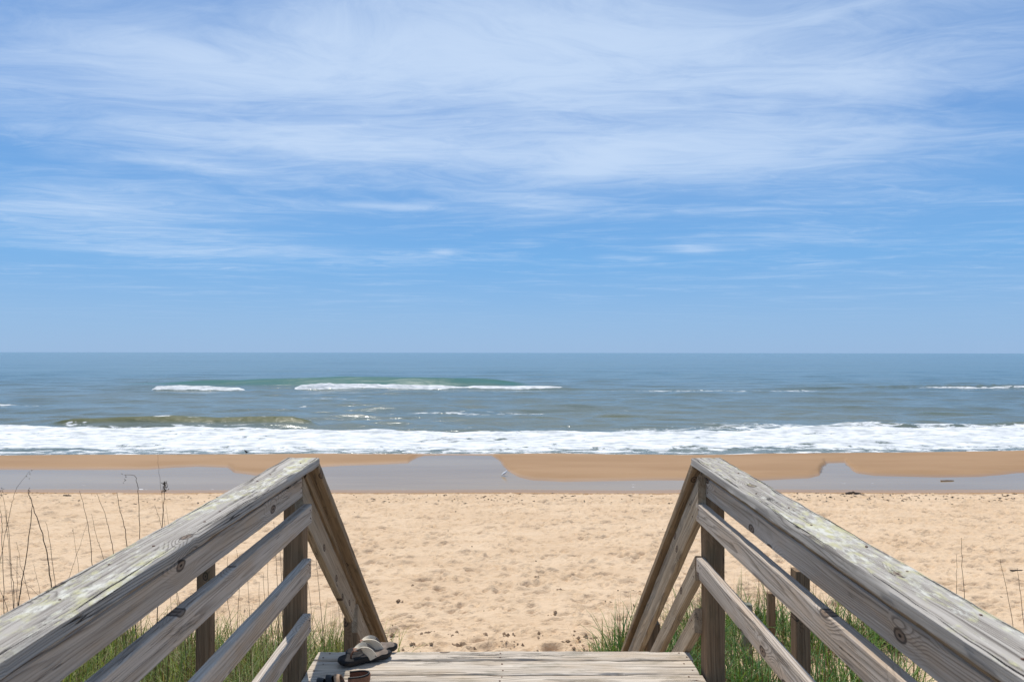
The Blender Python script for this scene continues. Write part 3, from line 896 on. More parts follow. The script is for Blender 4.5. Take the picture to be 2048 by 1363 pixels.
for side, sd in SIDES.items():
    s = sd['s']
    lab = ('weathered grey railing left of the deck, four boards under a lichen streaked cap'
           if s < 0 else 'weathered grey railing right of the deck, three boards under a lichen crusted cap')
    root = empty('deck_railing', rail_pt(sd, sd['post'] + 0.045, -1.51, 3.25))
    tag(root, lab, 'railing', 'railings along the deck')
    xc = sd['cap_in'] + sd['cap_w'] / 2
    cap = board('cap_rail', rail_pt(sd, xc, -0.499 - 0.019, Y_NEAR), rail_pt(sd, xc, -0.499 - 0.019, Y_PEAK + 0.01),
                sd['cap_w'], 0.038, (1, 0, 0), M_CAP, root, amp=0.0019, step=0.025, chamfer=0.005)
    xn = sd['post'] - 0.016 + 0.0445
    board('cap_support', rail_pt(sd, xn, -0.538 - 0.018, Y_NEAR), rail_pt(sd, xn, -0.538 - 0.018, Y_PEAK - 0.03),
          0.089, 0.034, (1, 0, 0), M_STAIR, root)
    # upper rail, let in between the posts (flush with the post face)
    x1 = sd['post'] - 0.003 + 0.019
    r1 = board('rail', rail_pt(sd, x1, -0.584 - 0.0445, Y_NEAR), rail_pt(sd, x1, -0.584 - 0.0445, 3.196),
               0.089, 0.038, (0, 0, 1), M_RAIL, root)
    zs = (0.710, 0.963, 1.219) if s < 0 else (0.706, 0.966)
    rails = [r1]
    for z in zs:
        x2 = sd['post'] - 0.020
        rails.append(board('rail', rail_pt(sd, x2, -z - 0.0445, Y_NEAR), rail_pt(sd, x2, -z - 0.0445, 3.222 if s < 0 else 3.235),
                           0.089, 0.038, (0, 0, 1), M_RAIL, root))
    for yp, top in ((3.21, -0.576), (1.0, -0.576), (-1.2, -0.576)):
        a = rail_pt(sd, sd['post'] + 0.0445, top, yp + 0.0445)
        b = Vector((a.x, a.y, ground_z(a.x, a.y) - 0.4))
        board('post', b, a, 0.089, 0.089, (1, 0, 0), M_POST, root, amp=0.0012)
    for i, z in enumerate((0.576,) + zs):
        xin = sd['post'] - (0.0035 if i == 0 else 0.0395)
        for yy, zz in ((3.175, 0.024), (3.178, 0.050), (3.176, 0.072)) if i == 0 else ((3.20, 0.025), (3.203, 0.062)):
            nail(rails[i], rail_pt(sd, xin, -z - zz, yy), (-s, 0, 0))
    for k in range(11):
        yy = 3.16 - 0.2 * k - 0.12 * random.random()
        nail(cap, rail_pt(sd, sd['cap_in'] + random.uniform(0.035, 0.115), -0.4985, yy), (0, 0, 1), random.uniform(0.003, 0.0045))

    # ---- stair railing
    lab = ('brown sloping stair railing going down to the beach on the left' if s < 0
           else 'brown sloping stair railing going down to the beach on the right, beside green grass')
    root = empty('stair_railing', Vector((s * (sd['post'] + 0.045), 5.9, ground_z(s * 1.0, 5.9))))
    tag(root, lab, 'railing', 'railings of the beach stairs')
    Y1 = 6.15
    P0 = Vector((s * xc, Y_PEAK - 0.005, Rz(-0.499)))
    run = (Y1 - Y_PEAK)

    def sp(x, drop, y):
        """point below the top plane of the sloping cap, drop measured square to the slope"""
        p = Vector((s * x, y, Rz(-0.499 - SLOPE * (y - Y_PEAK))))
        return p - UP_STAIR * drop
    cap2 = board('cap_rail', sp(xc, 0.019, Y_PEAK + 0.012), sp(xc, 0.019, Y1), sd['cap_w'] - 0.006, 0.038, (1, 0, 0), M_STAIR, root, cut0=SLOPE)
    board('cap_support', sp(xn, 0.057, 3.262), sp(xn, 0.057, Y1 - 0.05), 0.089, 0.036, (1, 0, 0), M_STAIR, root, cut0=SLOPE)
    yl = 4.40 if s < 0 else 4.58
    xb = sd['post'] - 0.002 + 0.019
    if s < 0:
        segs = [(3.305, yl - 0.002), (yl + 0.093, Y1 - 0.1)]
    else:
        xb = sd['post'] - 0.020
        segs = [(3.30, Y1 - 0.1)]
    for a, b in segs:
        bb = board('rail', sp(xb, 0.077 + 0.07, a), sp(xb, 0.077 + 0.07, b), 0.140, 0.038, UP_STAIR, M_STAIRBOARD, root, ycut0=-SLOPE)
        for q in (0.035, 0.10):
            nail(bb, sp(xb - 0.0195, 0.077 + q, a + 0.12), (-s, 0, 0))
            nail(bb, sp(xb - 0.0195, 0.077 + q, b - 0.06), (-s, 0, 0))
    if s > 0:
        for z0, y0 in ((0.966, 3.262), (1.219, 3.275)):
            # boards of the sloping run, ending on the top post
            x2 = sd['post'] - 0.020
            p0 = Vector((x2, y0, Rz(-z0 - 0.0445 - 0.012)))
            p1 = p0 + STAIR_DIR * 2.9
            bb = board('rail', p0, p1, 0.089, 0.038, UP_STAIR, M_STAIRBOARD, root, ycut0=-SLOPE)
            for q in (-0.02, 0.02):
                nail(bb, p0 + STAIR_DIR * 0.05 + UP_STAIR * q + Vector((-0.0195, 0, 0)), (-1, 0, 0))
    for yp in (yl, 5.85):
        topz = -0.499 - SLOPE * (yp + 0.045 - Y_PEAK) - (0.15 if s < 0 else 0.115)
        xx = s * (sd['post'] + 0.0445)
        g = ground_z(xx, yp) - 0.4
        board('post', (xx, yp + 0.0445, g), (xx, yp + 0.0445, Rz(topz)), 0.089, 0.089, (1, 0, 0), M_POST, root)

# ------------------------------------------------------------------ deck
deck = empty('wooden_deck', (0, 3.2, Rz(-1.55)))
tag(deck, 'sun bleached plank deck at the top of the beach stairs, holding sandals', 'deck')
edges = [3.482, 3.388, 3.248, 3.168]
while edges[-1] > -1.7:
    edges.append(edges[-1] - 0.144)
for i in range(len(edges) - 1):
    y1, y0 = edges[i], edges[i + 1]
    w = y1 - y0 - (0.0045 if i != 1 else 0.002)
    yc = (y0 + y1) / 2
    z = Rz(-1.51 + 0.03 * (yc - 3.4)) - 0.019 + (0.0 if i == 0 else random.uniform(-0.0025, 0.001))
    pk = board('plank', (-0.955 + random.uniform(-0.004, 0.006), yc, z), (0.915 + random.uniform(-0.012, 0.006), yc, z), w, 0.038, (0, 1, 0),
               M_DECK, deck, amp=0.002, step=0.03, chamfer=0.005)
    if y1 > 2.9:
        for xx in (-0.91, -0.03, 0.87):
            for q in (-0.25, 0.25):
                nail(pk, (xx + random.uniform(-0.02, 0.02), yc + q * w, z + 0.0195), (0, 0, 1), 0.0045)
for xx in (-0.9, 0.0, 0.86):
    board('joist', (xx, -1.6, Rz(-1.51 - 0.15 - 0.15)), (xx, 3.42, Rz(-1.51 - 0.15)), 0.18, 0.038, (0, 0, 1), M_POST, deck, step=0.3)
board('fascia', (-0.94, 3.445, Rz(-1.51 - 0.14)), (0.90, 3.445, Rz(-1.51 - 0.14)), 0.18, 0.038, (0, 0, 1), M_POST, deck, step=0.1)

stairs = empty('wooden_stairs', (0, 3.6, ground_z(0, 5.6)))
tag(stairs, 'steep wooden stairs dropping from the deck edge to the sand between the stair railings', 'stairs')
rise, runl = 0.185, 0.214
for i in range(1, 10):
    yc = 3.49 + runl * (i - 0.5) + 0.03
    z = Rz(-1.51 - rise * i - 0.019)
    board('tread', (-0.90, yc, z), (0.87, yc, z), 0.24, 0.036, (0, 1, 0), M_DECK, stairs, step=0.1)
for xx in (-0.925, 0.893):
    board('stringer', (xx, 3.47, Rz(-1.51 - 0.20)), (xx, 5.75, Rz(-1.51 - 0.20 - SLOPE * 2.28)), 0.235, 0.038, (0, SLOPE, 1), M_POST, stairs, step=0.2)

# free-standing posts beside the walkway
def lone_post(x, y, ztop, w, label, mat=M_POST, group=None):
    g = ground_z(x, y)
    p0 = Vector((x, y, g - 0.35)); p1 = Vector((x, y, Rz(ztop)))
    _seed[0] += 7
    me = board_mesh((p1 - p0).length, w, w, _seed[0], amp=0.0014)
    o = link_mesh('wooden_post', me, mat, None, frame(p0, p1, Vector((1, 0, 0))))
    return tag(o, label, 'post', group)


lone_post(1.81 + 0.0445, 4.34, -1.37, 0.089, 'brown square wooden post standing in the grass just outside the right deck railing')
lone_post(-1.862 - 0.040, 4.34, -1.22, 0.085, 'brown square wooden post standing in the grass just outside the left deck railing')
lone_post((1537 - 1016) / F_PX * 8.6 + 0.02, 8.6, -3.0, 0.085, 'small distant grey post rising from the grass beyond the right railing')
lone_post((1492 - 1016) / F_PX * 8.3, 8.3, -3.03, 0.10, 'short greenish post stub low in the grass beyond the right railing',
          wood_mat('mossy_post_wood', (0.26, 0.25, 0.20), (0.17, 0.17, 0.12), (0.08, 0.08, 0.05), algae=0.8))


# ------------------------------------------------------------------ beach grass
class Blades:
    def __init__(self):
        self.v = []; self.f = []; self.c = []

    def blade(self, x, y, z, h, az, lean, curl, w, col, segs=4):
        b0 = len(self.v)
        dxx, dyy = math.cos(az), math.sin(az)
        px, py = -dyy, dxx
        ang = lean
        pos = Vector((x, y, z))
        for i in range(segs + 1):
            t = i / segs
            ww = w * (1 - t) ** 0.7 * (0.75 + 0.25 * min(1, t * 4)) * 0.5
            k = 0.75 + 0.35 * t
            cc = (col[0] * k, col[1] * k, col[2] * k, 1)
            if i < segs:
                self.v.append((pos.x - px * ww, pos.y - py * ww, pos.z)); self.v.append((pos.x + px * ww, pos.y + py * ww, pos.z))
                self.c += [cc, cc]
            else:
                self.v.append(tuple(pos)); self.c.append(cc)
            st = h / segs
            pos = pos + Vector((dxx * math.sin(ang), dyy * math.sin(ang), math.cos(ang))) * st
            ang += curl / segs
        for i in range(segs - 1):
            a = b0 + 2 * i
            self.f.append((a, a + 1, a + 3, a + 2))
        a = b0 + 2 * (segs - 1)
        self.f.append((a, a + 1, a + 2))

    def build(self, name, label):
        me = mesh_from(name, self.v, self.f, True)
        at = me.color_attributes.new('tint', 'FLOAT_COLOR', 'POINT')
        at.data.foreach_set('color', np.array(self.c, np.float32).reshape(-1))
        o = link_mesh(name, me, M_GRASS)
        return tag(o, label, 'grass', None, 'stuff')


GREENS = [(0.145, 0.200, 0.032), (0.19, 0.235, 0.045), (0.10, 0.16, 0.026), (0.25, 0.26, 0.07), (0.085, 0.16, 0.04), (0.21, 0.24, 0.05)]
TANS = [(0.30, 0.22, 0.12), (0.22, 0.15, 0.075), (0.36, 0.28, 0.17)]
BROWNS = [(0.10, 0.055, 0.028), (0.13, 0.075, 0.04)]


LUSH = [(0.075, 0.155, 0.022), (0.10, 0.19, 0.03), (0.055, 0.125, 0.02), (0.15, 0.215, 0.045), (0.06, 0.15, 0.04)]


def clump(B, x, y, n, hmean, spread, dead=0.18, brown=0.08, dens_curl=1.0, wmul=1.0, greens=GREENS):
    for _ in range(n):
        r = abs(random.gauss(0, spread))
        a = random.uniform(0, 2 * math.pi)
        bx, by = x + r * math.cos(a), y + r * math.sin(a)
        if abs(bx) < 1.08 and by < 6.4:
            continue
        z = ground_z_fast(bx, by) - 0.02
        k = random.random()
        if k < brown:
            B.blade(bx, by, z, hmean * random.uniform(0.9, 1.5), a, random.uniform(0, 0.16), random.uniform(-0.1, 0.25), 0.007, random.choice(BROWNS), 3)
        elif k < brown + dead:
            B.blade(bx, by, z, hmean * random.uniform(0.5, 1.1), a + random.gauss(0, .5), random.uniform(0.1, 0.9), random.uniform(0.3, 1.6), 0.006 * wmul, random.choice(TANS))
        else:
            B.blade(bx, by, z, hmean * random.uniform(0.5, 1.35), a + random.gauss(0, .5), random.uniform(0.03, 0.6), random.uniform(0.2, 1.9) * dens_curl,
                    random.uniform(0.006, 0.011) * wmul, random.choice(greens), 5)


_gx = np.arange(-13, 13.01, 0.1); _gy = np.arange(2, 14.01, 0.1)
_gz = base_height(*np.meshgrid(_gx, _gy)) + CAM_Z


def ground_z_fast(x, y):
    i = min(max(int(round((y - 2) / 0.1)), 0), len(_gy) - 1); j = min(max(int(round((x + 13) / 0.1)), 0), len(_gx) - 1)
    return float(_gz[i, j])


BL = Blades()
for k in range(1700):
    x = -random.uniform(1.25, 9.0); y = random.uniform(4.6, 8.7)
    # the grass line runs closer to the deck near the stairs
    lim = 8.6 - 0.9 * math.exp(-((x + 1.3) / 0.7) ** 2) - 1.4 * max(0.0, (-x - 4.5) / 4.5)
    if y > lim + random.uniform(-0.5, 0.3):
        continue
    clump(BL, x, y, random.randint(14, 30), random.uniform(0.38, 0.68) * (1.0 if y > 6 else 0.85), 0.13, 0.34, 0.10, 1.2, 1.6)
for k in range(4200):   # fallen thatch
    x = -random.uniform(1.3, 8.0); y = random.uniform(4.6, 8.2)
    BL.blade(x, y, ground_z_fast(x, y) + random.uniform(0.0, 0.10), random.uniform(0.2, 0.5), random.uniform(0, 6.28), random.uniform(1.1, 1.5), random.uniform(-0.2, 0.4), 0.007, random.choice(TANS + BROWNS[:1]))
for k in range(900):    # long arching blades
    x = -random.uniform(1.3, 7.0); y = random.uniform(5.2, 8.6)
    BL.blade(x, y, ground_z_fast(x, y) - 0.02, random.uniform(0.55, 0.95), random.uniform(0, 6.28), random.uniform(0.1, 0.6), random.uniform(0.8, 2.0), random.uniform(0.007, 0.012),
             random.choice([(0.30, 0.31, 0.10), (0.22, 0.26, 0.06), (0.36, 0.30, 0.16), (0.17, 0.24, 0.05)]), 7)
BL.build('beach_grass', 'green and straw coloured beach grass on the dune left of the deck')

BR = Blades()
for k in range(1500):
    x = random.uniform(1.2, 10.0); y = random.uniform(5.0, 10.0)
    lim = 9.8 - 0.10 * max(0, x - 3.4) ** 1.3
    if y > lim + random.uniform(-0.5, 0.2) or x / y > random.uniform(0.56, 0.66):
        continue
    open_sand = float(smooth01(np.array(y), 8.7, 7.9)) if x > 1.6 else 0
    patch_ = float(fbm(np.array(x * 0.9), np.array(y * 0.9), 55, 2))
    if random.random() < 0.93 * open_sand and patch_ < 0.60:
        continue
    if patch_ < 0.36:
        continue
    clump(BR, x, y, random.randint(12, 26), random.uniform(0.42, 0.74), 0.13, 0.12, 0.22, 1.2, 2.0, LUSH)
for k in range(55):     # lush clumps by the stairs
    x = random.uniform(1.1, 1.9); y = random.uniform(5.6, 8.2)
    clump(BR, x, y, random.randint(14, 24), random.uniform(0.35, 0.6), 0.09, 0.08, 0.12, 1.1, 1.7, LUSH)
for px, D, h, az, lean in ((1160, 8.55, 0.52, 3.3, 0.38), (1195, 8.4, 0.30, 3.0, 0.5), (1205, 8.4, 0.62, 1.5, 0.05), (1222, 8.3, 0.66, 3.1, 0.25),
                           (1180, 8.5, 0.22, 1.2, 0.1), (1232, 8.2, 0.5, 3.6, 0.3), (1240, 8.1, 0.7, 2.9, 0.2), (1210, 8.3, 0.45, 3.5, 0.6)):
    x = (px - 1016) / F_PX * D
    for j in range(1 if px == 1160 else 3):
        BR.blade(x + random.gauss(0, .015), D, ground_z_fast(x, D) - 0.02, h * random.uniform(0.7, 1.0), az + random.gauss(0, .3), lean, random.uniform(0.1, 0.5), 0.012, random.choice(GREENS + BROWNS), 5)
for k in range(420):
    x = random.uniform(1.5, 5.2); y = random.uniform(6.4, 9.2)
    if x / y > 0.6:
        continue
    BR.blade(x, y, ground_z_fast(x, y) - 0.02, random.uniform(0.45, 0.85), random.uniform(0, 6.28), random.uniform(0.1, 0.6), random.uniform(0.8, 2.0), random.uniform(0.010, 0.016),
             random.choice(LUSH + [(0.22, 0.26, 0.06)]), 7)
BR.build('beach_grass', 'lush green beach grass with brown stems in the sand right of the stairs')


# tall dry stalks, each one a thing
def tube(pts, r0, r1, n=6):
    V = []; F = []
    m = len(pts)
    for i, p in enumerate(pts):
        a = pts[max(0, i - 1)]; b = pts[min(m - 1, i + 1)]
        t = (Vector(b) - Vector(a)).normalized()
        u = t.cross(Vector((0, 1, 0.01))).normalized(); w = t.cross(u)
        r = r0 + (r1 - r0) * i / (m - 1)
        for k in range(n):
            an = 2 * math.pi * k / n
            V.append(tuple(Vector(p) + (u * math.cos(an) + w * math.sin(an)) * r))
    for i in range(m - 1):
        for k in range(n):
            F.append((i * n + k, i * n + (k + 1) % n, (i + 1) * n + (k + 1) % n, (i + 1) * n + k))
    F.append(tuple(range(n - 1, -1, -1))); F.append(tuple(range((m - 1) * n, m * n)))
    return V, F


def smooth_path(pts, n=14):
    """Catmull-Rom through the given points"""
    P = [Vector(p) for p in pts]
    P = [P[0] * 2 - P[1]] + P + [P[-1] * 2 - P[-2]]
    out = []
    for i in range(1, len(P) - 2):
        for k in range(n):
            t = k / n
            a, b, c, d = P[i - 1], P[i], P[i + 1], P[i + 2]
            out.append(0.5 * ((2 * b) + (c - a) * t + (2 * a - 5 * b + 4 * c - d) * t * t + (3 * b - a - 3 * c + d) * t ** 3))
    out.append(P[-2])
    return out


def stalk(top_to_bottom, D, r, label, head=None, group='tall dry grass stalks'):
    pts = [Vector(((x - 1016) / F_PX * D, D, Rz(-(y - 705) / F_PX * D))) for x, y in top_to_bottom]
    d = pts[-1] - pts[-2]
    g = ground_z(pts[-1].x, D) - 0.05
    drop = pts[-1].z - g
    if drop > 0.05:
        sx = d.x / max(0.05, -d.z)
        last = pts[-1]
        for k in (0.4, 0.75, 1.0):
            pts.append(Vector((last.x + sx * drop * k * (1 - 0.45 * k), D + random.uniform(-.03, .03) * k, last.z - drop * k)))
    pts.reverse()
    base = pts[0].copy()
    pts = [p - base for p in pts]
    path = smooth_path(pts, 6)
    path = [p + Vector((random.gauss(0, 0.0012), random.gauss(0, 0.004), 0)) for p in path]
    V, F = tube(path, r, r * 0.35)
    root = empty('grass_stalk', base)
    tag(root, label, 'grass stalk', group)
    link_mesh('stem', mesh_from('stem', V, F, True), M_STALK, root, Matrix.Translation(base))
    tip = path[-1]
    if head:
        V = []; F = []
        for k in range(head):
            t = k / head
            p = tip + Vector((random.gauss(0, 0.010), random.gauss(0, 0.01), -0.10 * t))
            l = random.uniform(0.012, 0.03); a = random.uniform(0, 6.28)
            dv = Vector((math.cos(a) * 0.6, math.sin(a) * 0.6, 0.6)).normalized()
            s_ = dv.cross(Vector((0.3, 1, 0.2))).normalized() * 0.004
            b0 = len(V)
            V += [tuple(p), tuple(p + dv * l * 0.5 + s_), tuple(p + dv * l), tuple(p + dv * l * 0.5 - s_), tuple(p + dv * l * 0.5 + s_.cross(dv))]
            F += [(b0, b0 + 1, b0 + 4), (b0 + 1, b0 + 2, b0 + 4), (b0 + 2, b0 + 3, b0 + 4), (b0 + 3, b0, b0 + 4), (b0, b0 + 3, b0 + 2, b0 + 1)]
        link_mesh('seed_head', mesh_from('seed_head', V, F), M_STALK, root, Matrix.Translation(base))
    return root


PLAIN_L = 'thin upright dry brown grass stalk rising above the left railing against the sand'
LEFT_STALKS = [
    ([(6, 995), (12, 1031), (14, 1069), (19, 1195)], 6.9, 0.0045, PLAIN_L, 0),
    ([(22, 1017), (33, 1126), (39, 1195)], 6.6, 0.0050, PLAIN_L, 0),
    ([(73, 1007), (70, 1041), (58, 1140), (50, 1190)], 6.4, 0.0075, 'thick dry stalk leaning right up to touch its neighbour at the far left', 0),
    ([(63, 978), (75, 1013), (97, 1077), (112, 1158)], 6.45, 0.0075, 'thick dry stalk arching left with a dark tip at the far left', 10),
    ([(101, 1041), (107, 1075), (119, 1156)], 6.8, 0.0042, PLAIN_L, 0),
    ([(153, 1053), (165, 1124)], 7.0, 0.0032, PLAIN_L, 0),
    ([(181, 1045), (166, 1095), (152, 1136)], 7.1, 0.0030, 'thin dry stalk leaning right and crossing another stalk above the left railing', 0),
    ([(166, 980), (184, 1049), (192, 1118)], 6.8, 0.0052, PLAIN_L, 0),
    ([(190, 1025), (200, 1069), (213, 1106)], 7.2, 0.0038, PLAIN_L, 0),
    ([(200, 985), (216, 1025), (226, 1061), (233, 1096)], 7.0, 0.0050, PLAIN_L, 0),
    ([(239, 983), (246, 1015), (255, 1049), (260, 1083)], 6.7, 0.0058, PLAIN_L, 0),
    ([(254, 948), (273, 949), (278, 958), (283, 989), (286, 1069)], 6.9, 0.0048, 'dry stalk with its top bent over to the left above the left railing', 6),
    ([(335, 963), (333, 1000), (330, 1049)], 6.6, 0.0060, 'dry stalk with a dark ragged seed head in front of the tidal pool', 70),
    ([(315, 1007), (321, 1025), (328, 1049)], 6.9, 0.0032, PLAIN_L, 0),
    ([(337, 1009), (342, 1041)], 7.0, 0.0028, PLAIN_L, 0),
    ([(42, 1081), (52, 1125), (67, 1182)], 6.9, 0.0034, PLAIN_L, 0),
    ([(44, 1108), (46, 1192)], 6.6, 0.0042, PLAIN_L, 0),
    ([(-2, 1135), (17, 1186)], 6.7, 0.0038, PLAIN_L, 0),
    ([(77, 1124), (88, 1170)], 7.0, 0.0030, PLAIN_L, 0),
    ([(20, 1108), (60, 1160), (80, 1178)], 7.0, 0.0024, 'fine dry stem slanting low to the right at the far left', 0),
    ([(67, 941), (50, 962), (40, 978), (34, 1000), (28, 1027)], 6.9, 0.0030, 'fine dry stem leaning right in front of the tidal pool at the far left', 5),
    ([(12, 975), (17, 995), (24, 1060)], 6.8, 0.0028, 'fine dry stem with a dark seed tip at the far left edge', 12),
    ([(320, 905), (322, 935), (331, 1010)], 7.2, 0.0026, 'fine tall dry stem reaching up to the surf above the left railing', 0),
]
ORD = ['first', 'second', 'third', 'fourth', 'fifth', 'sixth', 'seventh', 'eighth', 'ninth', 'tenth', 'eleventh', 'twelfth',
       'thirteenth', 'fourteenth', 'fifteenth', 'sixteenth', 'seventeenth', 'eighteenth']
_rank = sorted(p[0][0] for p, _d, _r, l, _h in LEFT_STALKS if l == PLAIN_L)
for pts, D, r, lab, head in LEFT_STALKS:
    if lab == PLAIN_L:
        lab = 'plain thin dry stalk above the left railing, %s such from the left' % ORD[_rank.index(pts[0][0])]
    stalk(pts, D, r, lab, head)
PLAIN_R = 'thin dry grass stalk rising above the right railing near the right edge'
for pts, D, r in (([(1923, 1073), (1923, 1120), (1927, 1192)], 6.6, 0.0046), ([(1912, 1106), (1911, 1185)], 6.7, 0.0042),
                  ([(1999, 1115), (2016, 1200)], 6.3, 0.0044), ([(2033, 1133), (2041, 1200)], 6.3, 0.0046)):
    stalk(pts, D, r, 'thin dry stalk above the right railing, %s from the left' % ORD[[1912, 1923, 1999, 2033].index(pts[0][0])])
MID_L = 'tall dry stalk in the green grass behind the boards of the left railing'
_mid = (551, 560, 568, 478, 460, 531, 500, 440, 523, 341, 540, 275)
for px, top, D in ((551, 1040, 7.4), (560, 1046, 7.3), (568, 1120, 7.2), (478, 1096, 7.3), (460, 1110, 7.0), (531, 1143, 7.2), (500, 1150, 7.0), (440, 1190, 6.6),
                   (523, 1160, 6.9), (341, 1205, 6.3), (540, 1096, 7.5), (275, 1265, 6.2)):
    stalk([(px, top), (px + random.uniform(-3, 6), top + 70), (px + random.uniform(2, 10), top + 130)], D, 0.0045, 'dry stalk in the grass behind the left railing boards, %s such from the left' % ORD[sorted(_mid).index(px)])
MID_S = 'tall dry stalk standing between the left deck post and the stair railing'
for px, top, D in ((630, 1067, 7.4), (620, 1160, 7.2), (683, 1175, 7.4), (678, 1190, 7.5)):
    stalk([(px, top), (px + 8, top + 70), (px + 14, top + 130)], D, 0.0045, 'dry stalk between left deck post and stair railing, %s from the left' % ORD[[620, 630, 678, 683].index(px)])


# ------------------------------------------------------------------ sandals
def outline(n=36):
    """flip-flop sole outline, toe at +x, length 1"""
    pts = []
    xs = [0.0, 0.02, 0.08, 0.18, 0.30, 0.45, 0.60, 0.72, 0.83, 0.92, 0.98, 1.0]
    up = [0.0, 0.055, 0.105, 0.128, 0.122, 0.118, 0.145, 0.172, 0.178, 0.145, 0.075, 0.0]
    lo = [0.0, 0.055, 0.105, 0.126, 0.120, 0.125, 0.158, 0.180, 0.170, 0.125, 0.062, 0.0]
    tt = np.linspace(0, 1, n)
    tx = 0.5 - 0.5 * np.cos(tt * math.pi)
    for x in tx:
        pts.append((x, float(np.interp(x, xs, up))))
    for x in tx[::-1][1:-1]:
        pts.append((x, -float(np.interp(x, xs, lo))))
    return pts


def sole_mesh(L, thick, lift, inset=0.0, z0=0.0, x0=0.0, x1=1.0, fill_top=True):
    ol = [(x, y) for x, y in outline()]
    V = []; F = []

    def zc(x):
        return lift * (max(0, (x - 0.72) / 0.28)) ** 2 + 0.30 * lift * (max(0, (0.3 - x) / 0.3)) ** 2
    rings = [(0.97, 0.0), (1.0, thick * 0.2), (1.0, thick * 0.8), (0.965, thick)]
    n = len(ol)
    for sc, h in rings:
        for x, y in ol:
            xx = 0.5 + (x - 0.5) * sc * (1 - inset); yy = y * sc * (1 - inset * 2.2)
            xx = x0 + (x1 - x0) * xx
            V.append((xx * L, yy * L, z0 + h + zc(xx)))
    for r in range(len(rings) - 1):
        for k in range(n):
            a = r * n + k; b = r * n + (k + 1) % n
            F.append((a, b, b + n, a + n))
    # triangulated top and bottom as strips across
    top = (len(rings) - 1) * n
    half = n // 2
    for base, flip in ((top, False), (0, True)):
        for k in range(half):
            a = base + k; b = base + k + 1
            c = base + (n - k - 1) % n; d = base + (n - k) % n
            q = (a, b, c, d) if k not in (0,) else (a, b, c)
            if k == 0:
                q = (base, base + 1, base + n - 1)
            elif k == half - 1:
                q = (base + k, base + k + 1, base + n - k)
            else:
                q = (base + k, base + k + 1, base + n - k - 1, base + n - k)
            F.append(q if flip else q[::-1])
    me = mesh_from('sole', V, F, True, math.radians(40))
    bm = bmesh.new(); bm.from_mesh(me); bmesh.ops.recalc_face_normals(bm, faces=bm.faces); bm.to_mesh(me); bm.free()
    return me


def band(path, widths, thick, widthdirs):
    """strap swept along path"""
    V = []; F = []
    m = len(path)
    for i in range(m):
        a = path[max(0, i - 1)]; b = path[min(m - 1, i + 1)]
        t = (b - a).normalized()
        wd = widthdirs[i]
        wd = (wd - t * wd.dot(t)).normalized()
        nn = t.cross(wd)
        w = widths[i] / 2
        for du, dv in ((-w, -thick / 2), (w, -thick / 2), (w, thick / 2), (0, thick * 0.75), (-w, thick / 2)):
            V.append(tuple(path[i] + wd * du + nn * dv))
    n = 5
    for i in range(m - 1):
        for k in range(n):
            F.append((i * n + k, i * n + (k + 1) % n, (i + 1) * n + (k + 1) % n, (i + 1) * n + k))
    F.append(tuple(range(n - 1, -1, -1))); F.append(tuple(range((m - 1) * n, m * n)))
    me = mesh_from('strap', V, F, True, math.radians(50))
    bm = bmesh.new(); bm.from_mesh(me); bmesh.ops.recalc_face_normals(bm, faces=bm.faces); bm.to_mesh(me); bm.free()
    return me


def flip_flop(loc, rot, label, mirror=1, tilt=(0, 0)):
    L = 0.262; th = 0.024
    root = empty('flip_flop', loc)
    root.rotation_euler = (tilt[0], tilt[1], rot)
    tag(root, label, 'flip-flop', 'pair of flip-flops on the deck')
    RM = root.matrix_basis

    def part(name, me, mat, parent=root):
        me.name = name
        return link_mesh(name, me, mat, parent, RM)
    sole = part('sole', sole_mesh(L, th, 0.008), M_RUBBER)
    part('footbed', sole_mesh(L, 0.003, 0.008, 0.05, th - 0.0015), M_FOOTBED)
    part('heel_pad', sole_mesh(L, 0.002, 0.008, 0.0, th + 0.0005, 0.07, 0.36), M_HEELBED)
    tz = th + 0.004
    toe = Vector((0.77 * L, 0.012 * mirror, tz))
    apex = Vector((0.70 * L, 0.010 * mirror, tz + 0.031))
    for sgn, top_m in ((1, M_CREAM), (-1, M_CREAM)):
        end = Vector((0.36 * L, sgn * 0.124 * L, th * 0.62))
        c1 = Vector((0.58 * L, sgn * 0.07 * L + 0.004, tz + 0.046))
        c2 = Vector((0.43 * L, sgn * 0.128 * L, tz + 0.034))
        path = []; wd = []; ws = []
        for k in range(15):
            t = k / 14
            p = apex * (1 - t) ** 3 + c1 * 3 * t * (1 - t) ** 2 + c2 * 3 * t * t * (1 - t) + end * t ** 3
            path.append(p)
            flat = Vector((-0.25, sgn * 1.0, 0.55)); steep = Vector((0.75, 0, 0.55))
            wd.append((Vector((-0.45, sgn * 0.75, 0.30)) * (1 - t) + Vector((-0.8, sgn * 0.10, 0.6)) * t))
            ws.append(0.016 + 0.022 * math.sin(min(1, t * 1.15) * math.pi * 0.62))
        st = part('strap', band(path, ws, 0.0045, wd), top_m)
        ins = [p + Vector((0, -sgn * 0.0016, -0.0042)) for p in path]
        part('strap_lining', band(ins, [w * 1.1 for w in ws], 0.003, wd), M_TAUPE, st)
    V, F = tube([toe - Vector((0, 0, 0.006)), toe + Vector((-0.004, 0, 0.016)), apex + Vector((0.004, 0, -0.004)), apex], 0.0042, 0.006, 8)
    part('toe_post', mesh_from('toe_post', V, F, True), M_LEATHER)
    wrap = [apex + Vector((-0.004 + 0.0, y * 0.017, 0.001 + 0.005 * (1 - y * y))) for y in np.linspace(-1, 1, 9)]
    part('strap_wrap', band(wrap, [0.02] * 9, 0.005, [Vector((1, 0, 0.1))] * 9), M_LEATHER)
    return root


